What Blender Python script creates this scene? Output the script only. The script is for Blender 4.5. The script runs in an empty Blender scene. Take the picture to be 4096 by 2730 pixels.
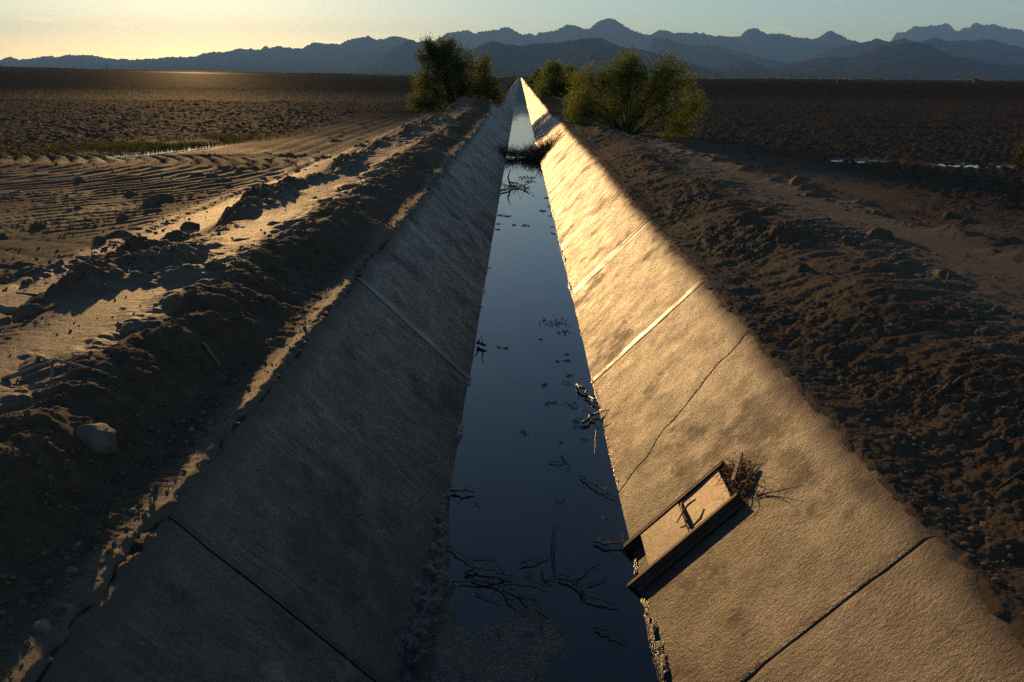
import bpy, math, random
import numpy as np
from mathutils import Matrix, Vector

# ------------------------------------------------------------------ camera, sky, sun, exposure
scene = bpy.context.scene
R = math.radians
CAM_Z = 2.564                                  # metres above the canal water (water is z = 0, canal runs along +Y)
cam_data = bpy.data.cameras.new("camera")
cam_data.lens = 30.6
cam_data.sensor_width = 36.0
cam_data.clip_start = 0.05
cam_data.clip_end = 80000.0
cam_data.dof.use_dof = True
cam_data.dof.focus_distance = 9.0
cam_data.dof.aperture_fstop = 7.0
cam = bpy.data.objects.new("camera", cam_data)
scene.collection.objects.link(cam)
cam.matrix_world = (Matrix.Translation((0, 0, CAM_Z)) @ Matrix.Rotation(R(0.373), 4, 'Z')
                    @ Matrix.Rotation(R(90 - 16.965), 4, 'X') @ Matrix.Rotation(0.008, 4, 'Z'))
scene.camera = cam

SUN_AZ = R(-19.6)                              # measured from +Y, negative = to the left
SUN_EL = R(9.0)
sun_dir = Vector((math.sin(SUN_AZ) * math.cos(SUN_EL), math.cos(SUN_AZ) * math.cos(SUN_EL), math.sin(SUN_EL)))

world = bpy.data.worlds.new("World")
scene.world = world
world.use_nodes = True
wn = world.node_tree.nodes
wl = world.node_tree.links
wn.clear()
w_out = wn.new("ShaderNodeOutputWorld")
w_bg = wn.new("ShaderNodeBackground")
w_sky = wn.new("ShaderNodeTexSky")
w_sky.sky_type = 'NISHITA'
w_sky.sun_disc = False
w_sky.sun_elevation = SUN_EL
w_sky.sun_rotation = SUN_AZ
w_sky.altitude = 100.0
w_sky.air_density = 0.9
w_sky.dust_density = 0.2
w_sky.ozone_density = 2.5
w_bg.inputs["Strength"].default_value = 0.105
# a few thin wisps of high cloud, catching the low sun
w_tc = wn.new("ShaderNodeTexCoord"); w_mp = wn.new("ShaderNodeMapping"); w_no = wn.new("ShaderNodeTexNoise"); w_rp = wn.new("ShaderNodeValToRGB"); w_mx = wn.new("ShaderNodeMix")
w_mp.inputs["Scale"].default_value = (3.0, 3.0, 34.0)
w_mp.inputs["Rotation"].default_value = (0.03, 0.05, 0.0)
w_no.inputs["Scale"].default_value = 2.6; w_no.inputs["Detail"].default_value = 6.0; w_no.inputs["Roughness"].default_value = 0.55
w_rp.color_ramp.elements[0].position = 0.62; w_rp.color_ramp.elements[0].color = (0, 0, 0, 1)
w_rp.color_ramp.elements[1].position = 0.80; w_rp.color_ramp.elements[1].color = (0.45, 0.45, 0.45, 1)
w_mx.data_type = 'RGBA'; w_mx.blend_type = 'MULTIPLY'
w_mx.inputs[7].default_value = (1.5, 1.42, 1.3, 1)
wl.new(w_tc.outputs["Generated"], w_mp.inputs["Vector"]); wl.new(w_mp.outputs[0], w_no.inputs["Vector"]); wl.new(w_no.outputs["Fac"], w_rp.inputs["Fac"])
wl.new(w_rp.outputs["Color"], w_mx.inputs[0]); wl.new(w_sky.outputs[0], w_mx.inputs[6])
wl.new(w_mx.outputs[2], w_bg.inputs["Color"])
wl.new(w_bg.outputs[0], w_out.inputs["Surface"])

sun_data = bpy.data.lights.new("sun", 'SUN')
sun_data.energy = 5.0
sun_data.angle = R(0.55)
sun_data.color = (1.0, 0.60, 0.24)
sun = bpy.data.objects.new("sun", sun_data)
sun.rotation_euler = sun_dir.to_track_quat('Z', 'Y').to_euler()
sun.location = (-20, 40, 30)
scene.collection.objects.link(sun)

scene.view_settings.view_transform = 'Standard'
scene.view_settings.look = 'None'
scene.view_settings.exposure = 0.1
scene.view_settings.gamma = 1.0
scene.view_settings.use_curve_mapping = False
scene.cycles.use_denoising = False
scene.cycles.max_bounces = 8
scene.cycles.volume_bounces = 1
scene.cycles.sample_clamp_indirect = 2.0
scene.cycles.sample_clamp_direct = 14.0
scene.cycles.transparent_max_bounces = 12

# ------------------------------------------------------------------ helpers
COL = scene.collection
rng = random.Random(7)
nrg = np.random.default_rng(11)


def link(o, parent=None, base=None):
    COL.objects.link(o)
    if parent is not None:
        o.parent = parent
    elif base is not None:
        o.location = base
    return o


def tag(o, label=None, cat=None, group=None, kind=None):
    if label: o["label"] = label
    if cat: o["category"] = cat
    if group: o["group"] = group
    if kind: o["kind"] = kind
    return o


def empty(name, loc):
    o = bpy.data.objects.new(name, None)
    o.empty_display_size = 0.2
    return link(o, None, loc)


def mesh_obj(name, verts, faces, mat, parent=None, base=(0, 0, 0), smooth=False):
    """verts are world coordinates; base is the origin of the thing (or of its parent)."""
    v = np.asarray(verts, dtype=np.float64) - np.asarray(base, dtype=np.float64)
    me = bpy.data.meshes.new(name)
    me.from_pydata(v.tolist(), [], faces if isinstance(faces, list) else faces.tolist())
    me.materials.append(mat)
    if smooth:
        me.polygons.foreach_set("use_smooth", np.ones(len(me.polygons), dtype=bool))
    me.update()
    o = bpy.data.objects.new(name, me)
    return link(o, parent, base)


def grid_mesh(name, X, Y, Z, mat, attrs=None, smooth=True, parent=None, base=(0, 0, 0)):
    n, m = X.shape
    co = np.stack([X - base[0], Y - base[1], Z - base[2]], -1).reshape(-1, 3).astype(np.float32)
    idx = np.arange(n * m, dtype=np.int32).reshape(n, m)
    q = np.stack([idx[:-1, :-1], idx[:-1, 1:], idx[1:, 1:], idx[1:, :-1]], -1).reshape(-1, 4)
    me = bpy.data.meshes.new(name)
    me.vertices.add(len(co))
    me.vertices.foreach_set("co", co.ravel())
    me.loops.add(q.size)
    me.loops.foreach_set("vertex_index", q.ravel())
    me.polygons.add(len(q))
    me.polygons.foreach_set("loop_start", np.arange(0, q.size, 4, dtype=np.int32))
    me.polygons.foreach_set("loop_total", np.full(len(q), 4, dtype=np.int32))
    me.polygons.foreach_set("use_smooth", np.full(len(q), smooth, dtype=bool))
    for k, a in (attrs or {}).items():
        at = me.attributes.new(k, 'FLOAT', 'POINT')
        at.data.foreach_set("value", a.reshape(-1).astype(np.float32))
    me.materials.append(mat)
    me.update(calc_edges=True)
    me.validate()
    o = bpy.data.objects.new(name, me)
    return link(o, parent, base)


def _hash(ix, iy, seed):
    h = (ix.astype(np.int64) * 374761393 + iy.astype(np.int64) * 668265263 + seed * 974711) & 0xFFFFFFFF
    h = ((h ^ (h >> 13)) * 1274126177) & 0xFFFFFFFF
    h = ((h ^ (h >> 16)) * 2246822519) & 0xFFFFFFFF
    return (h ^ (h >> 15)) & 0xFFFFFFFF


def h01(ix, iy, seed):
    return _hash(ix, iy, seed) / 4294967296.0


def vnoise(x, y, seed=0):
    x = np.asarray(x, dtype=np.float64); y = np.asarray(y, dtype=np.float64)
    ix = np.floor(x); iy = np.floor(y)
    fx = x - ix; fy = y - iy
    u = fx * fx * fx * (fx * (fx * 6 - 15) + 10); v = fy * fy * fy * (fy * (fy * 6 - 15) + 10)
    a = h01(ix, iy, seed); b = h01(ix + 1, iy, seed); c = h01(ix, iy + 1, seed); d = h01(ix + 1, iy + 1, seed)
    return ((a + (b - a) * u) * (1 - v) + (c + (d - c) * u) * v) * 2 - 1


def fbm(x, y, octv=4, seed=0, gain=0.5):
    s = 0; a = 1.0; f = 1.0; t = 0
    for k in range(octv):
        ca, sa = math.cos(0.6 * k + 0.3), math.sin(0.6 * k + 0.3)
        s = s + a * vnoise((x * ca - y * sa) * f, (x * sa + y * ca) * f, seed + 17 * k)
        t += a; a *= gain; f *= 2.03
    return s / t


def billow(x, y, octv=4, seed=0, gain=0.5):
    """rounded lumps with sharp creases between them, about 0..1"""
    s = 0; a = 1.0; f = 1.0; t = 0
    for k in range(octv):
        ca, sa = math.cos(0.9 * k + 0.5), math.sin(0.9 * k + 0.5)
        s = s + a * np.abs(vnoise((x * ca - y * sa) * f, (x * sa + y * ca) * f, seed + 13 * k))
        t += a; a *= gain; f *= 2.07
    return s / t * 1.9


def clods(x, y, cell, dens, seed, rlo=0.25, rhi=0.5, flat=0.7):
    """rounded lumps scattered on a jittered lattice; returns height in units of metres"""
    gx = x / cell + 0.22 * vnoise(x * 2.6 / cell, y * 2.6 / cell, seed + 8); gy = y / cell + 0.22 * vnoise(x * 2.6 / cell, y * 2.6 / cell, seed + 9)
    ix = np.floor(gx); iy = np.floor(gy)
    best = np.zeros_like(gx)
    for dx in (-1, 0, 1):
        for dy in (-1, 0, 1):
            cx = ix + dx; cy = iy + dy
            on = h01(cx, cy, seed + 5) < dens
            r = rlo + (rhi - rlo) * h01(cx, cy, seed + 1) ** 2
            px = cx + 0.15 + 0.7 * h01(cx, cy, seed + 2); py = cy + 0.15 + 0.7 * h01(cx, cy, seed + 3)
            e = 0.75 + 0.5 * h01(cx, cy, seed + 4)
            d2 = (((gx - px) * e) ** 2 + ((gy - py) / e) ** 2) / (r * r)
            hgt = np.where(on & (d2 < 1), np.sqrt(np.maximum(0, 1 - d2)) * r * flat, 0)
            best = np.maximum(best, hgt)
    return best * cell


def sstep(a, b, x):
    t = np.clip((x - a) / (b - a), 0, 1)
    return t * t * (3 - 2 * t)


def bump01(x, a, b, c, d):
    return sstep(a, b, x) * (1 - sstep(c, d, x))


class Nodes:
    def __init__(self, name):
        self.m = bpy.data.materials.new(name)
        self.m.use_nodes = True
        self.t = self.m.node_tree
        self.t.nodes.clear()
        self.out = self.n("ShaderNodeOutputMaterial")
        self.bsdf = self.n("ShaderNodeBsdfPrincipled")
        self.l(self.bsdf.outputs[0], self.out.inputs["Surface"])
        self.geo = self.n("ShaderNodeNewGeometry")

    def n(self, t, **kw):
        o = self.t.nodes.new(t)
        for k, v in kw.items(): setattr(o, k, v)
        return o

    def l(self, a, b): self.t.links.new(a, b)

    def mapped(self, scale=(1, 1, 1), rot=(0, 0, 0), src=None):
        mp = self.n("ShaderNodeMapping")
        mp.inputs["Scale"].default_value = scale
        mp.inputs["Rotation"].default_value = rot
        self.l(src or self.geo.outputs["Position"], mp.inputs["Vector"])
        return mp.outputs[0]

    def noise(self, scale, detail=4, rough=0.55, vec=None):
        o = self.n("ShaderNodeTexNoise")
        o.inputs["Scale"].default_value = scale
        o.inputs["Detail"].default_value = detail
        o.inputs["Roughness"].default_value = rough
        self.l(vec or self.geo.outputs["Position"], o.inputs["Vector"])
        return o.outputs["Fac"]

    def ramp(self, fac, stops):
        o = self.n("ShaderNodeValToRGB")
        e = o.color_ramp.elements
        while len(e) < len(stops): e.new(0.5)
        for k, (p, c) in enumerate(stops):
            e[k].position = p
            e[k].color = (*c, 1) if isinstance(c, tuple) else (c, c, c, 1)
        self.l(fac, o.inputs["Fac"])
        return o.outputs["Color"]

    def math(self, op, a, b=None, clamp=False):
        o = self.n("ShaderNodeMath", operation=op)
        o.use_clamp = clamp
        for k, v in enumerate((a, b)):
            if v is None: continue
            if isinstance(v, (int, float)): o.inputs[k].default_value = v
            else: self.l(v, o.inputs[k])
        return o.outputs[0]

    def mix(self, fac, a, b, mode='MIX'):
        o = self.n("ShaderNodeMix", data_type='RGBA', blend_type=mode)
        for s, v in ((o.inputs[0], fac), (o.inputs[6], a), (o.inputs[7], b)):
            if isinstance(v, (int, float)): s.default_value = v
            elif isinstance(v, tuple): s.default_value = (*v, 1)
            else: self.l(v, s)
        return o.outputs[2]

    def attr(self, name):
        return self.n("ShaderNodeAttribute", attribute_name=name).outputs["Fac"]

    def bump(self, height, strength, dist, prev=None):
        o = self.n("ShaderNodeBump")
        o.inputs["Strength"].default_value = strength
        o.inputs["Distance"].default_value = dist
        self.l(height, o.inputs["Height"])
        if prev is not None: self.l(prev, o.inputs["Normal"])
        return o.outputs[0]

    def set(self, **kw):
        names = dict(color="Base Color", rough="Roughness", spec="Specular IOR Level", normal="Normal", metal="Metallic", ior="IOR", alpha="Alpha",
                     sheen="Sheen Weight", trans="Transmission Weight", coat="Coat Weight", coatr="Coat Roughness")
        for k, v in kw.items():
            s = self.bsdf.inputs[names[k]]
            if isinstance(v, (int, float)): s.default_value = v
            elif isinstance(v, tuple): s.default_value = (*v, 1)
            else: self.l(v, s)
        return self


def plain(name, color, rough=0.8, spec=0.3, var=0.35, scale=30.0, bumpd=0.003):
    m = Nodes(name)
    f = m.noise(scale, 5)
    lo = tuple(c * (1 - var) for c in color); hi = tuple(min(1, c * (1 + var)) for c in color)
    m.set(color=m.ramp(f, [(0.3, lo), (0.7, hi)]), rough=rough, spec=spec, normal=m.bump(m.noise(scale * 3, 4), 0.6, bumpd))
    return m.m


def tube_geo(pts, radii, sides=6, V=None, F=None):
    """a tapered tube along a polyline, appended to V, F"""
    if V is None: V, F = [], []
    pts = [Vector(p) for p in pts]
    n = len(pts); base = len(V)
    up = Vector((0.3, 0.2, 1)).normalized()
    for i, p in enumerate(pts):
        d = (pts[min(i + 1, n - 1)] - pts[max(i - 1, 0)])
        if d.length < 1e-9: d = Vector((0, 0, 1))
        d.normalize()
        a = d.cross(up)
        if a.length < 1e-3: a = d.cross(Vector((1, 0, 0)))
        a.normalize(); b = d.cross(a)
        r = radii[i] if isinstance(radii, (list, tuple)) else radii
        for k in range(sides):
            t = 2 * math.pi * k / sides
            V.append(tuple(p + (a * math.cos(t) + b * math.sin(t)) * r))
    for i in range(n - 1):
        for k in range(sides):
            k2 = (k + 1) % sides
            F.append((base + i * sides + k, base + i * sides + k2, base + (i + 1) * sides + k2, base + (i + 1) * sides + k))
    F.append(tuple(base + k for k in range(sides))[::-1])
    F.append(tuple(base + (n - 1) * sides + k for k in range(sides)))
    return V, F


def box_geo(c, ax, ay, az, V, F, bev=0.0):
    """box with centre c and half-axis vectors, edges chamfered when bev > 0 (chamfer as fraction)"""
    c = Vector(c); ax, ay, az = Vector(ax), Vector(ay), Vector(az)
    b = len(V)
    for sx in (-1, 1):
        for sy in (-1, 1):
            for sz in (-1, 1):
                V.append(tuple(c + ax * sx + ay * sy + az * sz))
    for f in ((0, 1, 3, 2), (4, 6, 7, 5), (0, 4, 5, 1), (2, 3, 7, 6), (0, 2, 6, 4), (1, 5, 7, 3)):
        F.append(tuple(b + k for k in f))

# ------------------------------------------------------------------ materials of the setting
def mat_soil():
    m = Nodes("soil")
    silt = m.attr("silt"); wet = m.attr("wet")
    n1 = m.noise(1.3, 6, 0.6); n2 = m.noise(14.0, 6, 0.65); n3 = m.noise(90.0, 5, 0.7)
    dark = m.ramp(n2, [(0.25, (0.080, 0.048, 0.028)), (0.55, (0.140, 0.088, 0.052)), (0.8, (0.19, 0.125, 0.076))])
    pale = m.ramp(n2, [(0.25, (0.165, 0.115, 0.070)), (0.75, (0.26, 0.188, 0.118))])
    fac = m.math('ADD', silt, m.math('MULTIPLY', m.math('SUBTRACT', n1, 0.5), 0.5), True)
    c = m.mix(fac, dark, pale)
    c = m.mix(m.math('MULTIPLY', m.ramp(n3, [(0.35, 1.0), (0.5, 0.0)]), 0.35), c, (0.042, 0.026, 0.015))
    c = m.mix(wet, c, (0.04, 0.027, 0.018))  # real wet ground, plus the painted shade of the far fields
    rough = m.math('SUBTRACT', m.math('SUBTRACT', 0.80, m.math('MULTIPLY', fac, 0.16)), m.math('MULTIPLY', wet, 0.3), True)
    crack = m.n("ShaderNodeTexVoronoi", feature='DISTANCE_TO_EDGE')
    crack.inputs["Scale"].default_value = 9.0
    m.l(m.geo.outputs["Position"], crack.inputs["Vector"])
    farf = m.attr("far")
    fb = m.bump(m.math('MULTIPLY', m.noise(2.2, 6, 0.75), farf), 1.0, 0.02)
    b = m.bump(n3, 0.9, 0.012, m.bump(m.noise(30.0, 5, 0.75), 1.0, 0.032, fb))
    m.set(color=c, rough=rough, spec=0.45, normal=b)
    df = m.n("ShaderNodeBsdfDiffuse")
    df.inputs["Roughness"].default_value = 1.0
    m.l(c, df.inputs["Color"]); m.l(b, df.inputs["Normal"])
    mx = m.n("ShaderNodeMixShader")
    m.l(m.attr("gloss"), mx.inputs[0])
    m.l(df.outputs[0], mx.inputs[1]); m.l(m.bsdf.outputs[0], mx.inputs[2])
    m.l(mx.outputs[0], m.out.inputs["Surface"])
    return m.m


def mat_concrete():
    m = Nodes("concrete")
    edge = m.attr("edge"); up = m.attr("up"); tone = m.attr("tone")
    big = m.noise(0.9, 6, 0.62)
    worn = m.noise(4.0, 10, 0.78)                 # worn, pitted patches against skinned-over ones
    streak = m.noise(1.0, 6, 0.62, m.mapped((2.2, 9.0, 2.2)))              # trails that run down the slope
    fine = m.noise(150.0, 3, 0.7)
    pit = m.noise(62.0, 4, 0.72, m.mapped((0.7, 1.0, 0.7)))
    wornf = m.ramp(worn, [(0.42, 0.0), (0.62, 1.0)])
    c = m.ramp(big, [(0.34, (0.070, 0.049, 0.030)), (0.66, (0.125, 0.093, 0.061))])
    c = m.mix(m.math('MULTIPLY', wornf, 0.5), c, (0.18, 0.14, 0.095))
    c = m.mix(m.math('MULTIPLY', m.ramp(streak, [(0.45, 0.0), (0.75, 1.0)]), 0.25), c, (0.22, 0.18, 0.13))
    c = m.mix(m.math('MULTIPLY', m.ramp(streak, [(0.25, 1.0), (0.42, 0.0)]), 0.3), c, (0.075, 0.055, 0.038))
    c = m.mix(m.math('MULTIPLY', m.ramp(pit, [(0.34, 1.0), (0.50, 0.0)]), 0.8), c, (0.045, 0.033, 0.023))
    c = m.mix(m.math('MULTIPLY', m.ramp(pit, [(0.55, 0.0), (0.72, 1.0)]), 0.4), c, (0.27, 0.23, 0.175))
    fs = m.noise(1.0, 5, 0.65, m.mapped((1.3, 30.0, 1.3)))
    c = m.mix(m.math('MULTIPLY', m.ramp(fs, [(0.32, 1.0), (0.48, 0.0)]), 0.6), c, (0.045, 0.032, 0.02))
    c = m.mix(m.math('MULTIPLY', m.ramp(fs, [(0.55, 0.0), (0.70, 1.0)]), 0.45), c, (0.22, 0.175, 0.12))
    # gouges and hairline scratches along the slope, worn dark or scraped pale, only here and there
    g1 = m.noise(1.0, 3, 0.5, m.mapped((1.6, 16.0, 1.6)))
    gouge = m.ramp(g1, [(0.475, 0.0), (0.49, 1.0), (0.51, 1.0), (0.525, 0.0)])
    gmask = m.ramp(m.noise(1.7, 4, 0.6), [(0.50, 0.0), (0.58, 1.0)])
    c = m.mix(m.math('MULTIPLY', m.math('MULTIPLY', gouge, gmask), 0.75), c, (0.035, 0.026, 0.018))
    s1 = m.noise(1.3, 4, 0.55, m.mapped((2.0, 9.0, 2.0), (0.0, 0.0, 0.5)))
    scr = m.ramp(s1, [(0.482, 0.0), (0.493, 1.0), (0.507, 1.0), (0.518, 0.0)])
    smask = m.ramp(m.noise(1.3, 3, 0.5, m.mapped((1.1, 1.0, 1.3))), [(0.56, 0.0), (0.63, 1.0)])
    c = m.mix(m.math('MULTIPLY', m.math('MULTIPLY', scr, smask), 0.6), c, (0.34, 0.29, 0.22))
    # old splash and seep stains with their own outlines
    stn = m.ramp(m.noise(1.25, 7, 0.66), [(0.40, 1.0), (0.46, 0.0)])
    c = m.mix(m.math('MULTIPLY', stn, 0.5), c, (0.062, 0.046, 0.031))
    # smooth trowelled bands along the joints
    band = m.ramp(m.math('ADD', edge, m.math('MULTIPLY', m.math('SUBTRACT', m.noise(9.0, 4), 0.5), 0.07)), [(0.085, 1.0), (0.115, 0.0)])
    c = m.mix(m.math('MULTIPLY', band, 0.7), c, (0.23, 0.185, 0.13))
    # damp, silt-stained foot of the slope with an uneven upper edge
    st = m.math('ADD', up, m.math('MULTIPLY', m.math('SUBTRACT', m.noise(0.8, 5), 0.5), 0.5))
    stain = m.ramp(st, [(0.14, 1.0), (0.36, 0.0)])
    c = m.mix(m.math('MULTIPLY', stain, 0.7), c, (0.075, 0.052, 0.034))
    # soil washed over the lip
    dust = m.ramp(m.math('ADD', up, m.math('MULTIPLY', m.math('SUBTRACT', m.noise(4.0, 6, 0.65), 0.5), 0.30)), [(0.90, 0.0), (1.02, 1.0)])
    c = m.mix(m.math('MULTIPLY', dust, 0.8), c, (0.105, 0.072, 0.044))
    # pale mineral blooms
    bl = m.ramp(m.noise(2.1, 4, 0.55), [(0.66, 0.0), (0.69, 1.0)])
    c = m.mix(m.math('MULTIPLY', bl, 0.45), c, (0.31, 0.27, 0.21))
    c = m.mix(1.0, c, m.ramp(tone, [(0.0, 0.75), (1.0, 1.12)]), 'MULTIPLY')
    keepr = m.math('SUBTRACT', 1.0, m.math('MULTIPLY', band, 0.85))
    amp = m.math('MULTIPLY', keepr, m.math('SUBTRACT', 1.0, m.math('MULTIPLY', wornf, 0.45)))
    hgt = m.math('MULTIPLY', m.math('SUBTRACT', m.math('ADD', pit, m.math('MULTIPLY', fine, 0.3)), 0.65), amp)
    b = m.bump(hgt, 1.0, 0.019)
    rough = m.math('SUBTRACT', m.math('ADD', 0.44, m.math('MULTIPLY', pit, 0.25)), m.math('ADD', m.math('MULTIPLY', wornf, 0.15), m.math('MULTIPLY', band, 0.05)))
    m.set(color=c, rough=m.math('ADD', rough, m.math('ADD', m.math('MULTIPLY', dust, 0.3), m.math('MULTIPLY', stn, 0.15)), True), spec=0.42, normal=b)
    return m.m


def mat_water(name, base, ripple):
    m = Nodes(name)
    r1 = m.noise(3.0, 3, 0.5, m.mapped((1.0, 1.6, 1.0)))
    patch = m.ramp(m.noise(0.35, 3, 0.5), [(0.42, 0.0), (0.62, 1.0)])
    b = m.bump(m.math('MULTIPLY', r1, m.math('ADD', 0.25, patch)), ripple, 0.01)
    c = m.mix(m.noise(2.5, 4), base, tuple(x * 0.55 for x in base))
    m.set(color=c, rough=0.025, spec=0.5, ior=1.33, normal=b)
    gl = m.n("ShaderNodeBsdfGlossy"); gl.inputs["Roughness"].default_value = 0.02
    m.l(b, gl.inputs["Normal"])
    di = m.n("ShaderNodeBsdfDiffuse"); m.l(c, di.inputs["Color"])
    tp = m.n("ShaderNodeBsdfTransparent"); tp.inputs["Color"].default_value = (0.75, 0.68, 0.58, 1)
    body = m.n("ShaderNodeMixShader"); body.inputs[0].default_value = 0.55
    m.l(tp.outputs[0], body.inputs[1]); m.l(di.outputs[0], body.inputs[2])
    fr = m.n("ShaderNodeFresnel"); fr.inputs["IOR"].default_value = 1.5
    m.l(b, fr.inputs["Normal"])
    mx = m.n("ShaderNodeMixShader")
    m.l(fr.outputs[0], mx.inputs[0]); m.l(body.outputs[0], mx.inputs[1]); m.l(gl.outputs[0], mx.inputs[2])
    m.l(mx.outputs[0], m.out.inputs["Surface"])
    return m.m


def mat_mud():
    m = Nodes("wet_mud")
    n2 = m.noise(26.0, 6, 0.65)
    c = m.ramp(n2, [(0.3, (0.012, 0.010, 0.009)), (0.7, (0.032, 0.026, 0.021))])
    b = m.bump(m.noise(55.0, 5, 0.7), 1.0, 0.012, m.bump(n2, 0.8, 0.02))
    m.set(color=c, rough=m.ramp(m.noise(8.0, 4), [(0.3, 0.16), (0.7, 0.36)]), spec=0.55, normal=b)
    return m.m


def mat_rock():
    m = Nodes("mountain_rock")
    n = m.noise(0.004, 8, 0.65)
    c = m.ramp(n, [(0.3, (0.022, 0.020, 0.018)), (0.7, (0.05, 0.043, 0.037))])
    m.set(color=c, rough=1.0, spec=0.0, normal=m.bump(m.noise(0.012, 7, 0.7), 0.6, 20.0))
    return m.m


M_SOIL, M_CONC, M_MUD, M_MTN = mat_soil(), mat_concrete(), mat_mud(), mat_rock()
M_WATER = mat_water("canal_water", (0.035, 0.033, 0.03), 0.10)
M_PUDDLE = mat_water("puddle_water", (0.05, 0.04, 0.03), 0.12)

# ------------------------------------------------------------------ canal geometry
XLW, XRW = -0.424, 0.660            # water line
XLT, XRT, ZT = -1.366, 1.556, 0.914  # lips of the lining
KL = (XLW - XLT) / ZT
KR = (XRT - XRW) / ZT
CANAL_END = 900.0


def lip_l(y):                       # extra height of the left lip: a hump about 50 m off, lower beyond it
    y = np.asarray(y, dtype=np.float64)
    return 0.20 * bump01(y, 40, 48, 50.5, 53.5) - 0.09 * sstep(51, 55, y) + 0.012 * np.sin(y * 0.41) * sstep(8, 14, y)


def lip_r(y):
    y = np.asarray(y, dtype=np.float64)
    return -0.07 * sstep(38, 41, y) + 0.012 * np.sin(y * 0.37 + 1.0) * sstep(8, 14, y)


# ------------------------------------------------------------------ the ground: one sheet from behind the camera to the horizon
def right_width(y):
    return np.interp(y, [-10, 8, 10, 14, 19, 25, 29, 32, 36, 44, 50, 58, 70, 90, 400],
                     [3.3, 3.05, 2.75, 2.5, 2.15, 1.5, 0.8, 0.35, 0.3, 0.7, 1.5, 1.9, 1.6, 1.2, 1.2])


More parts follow.
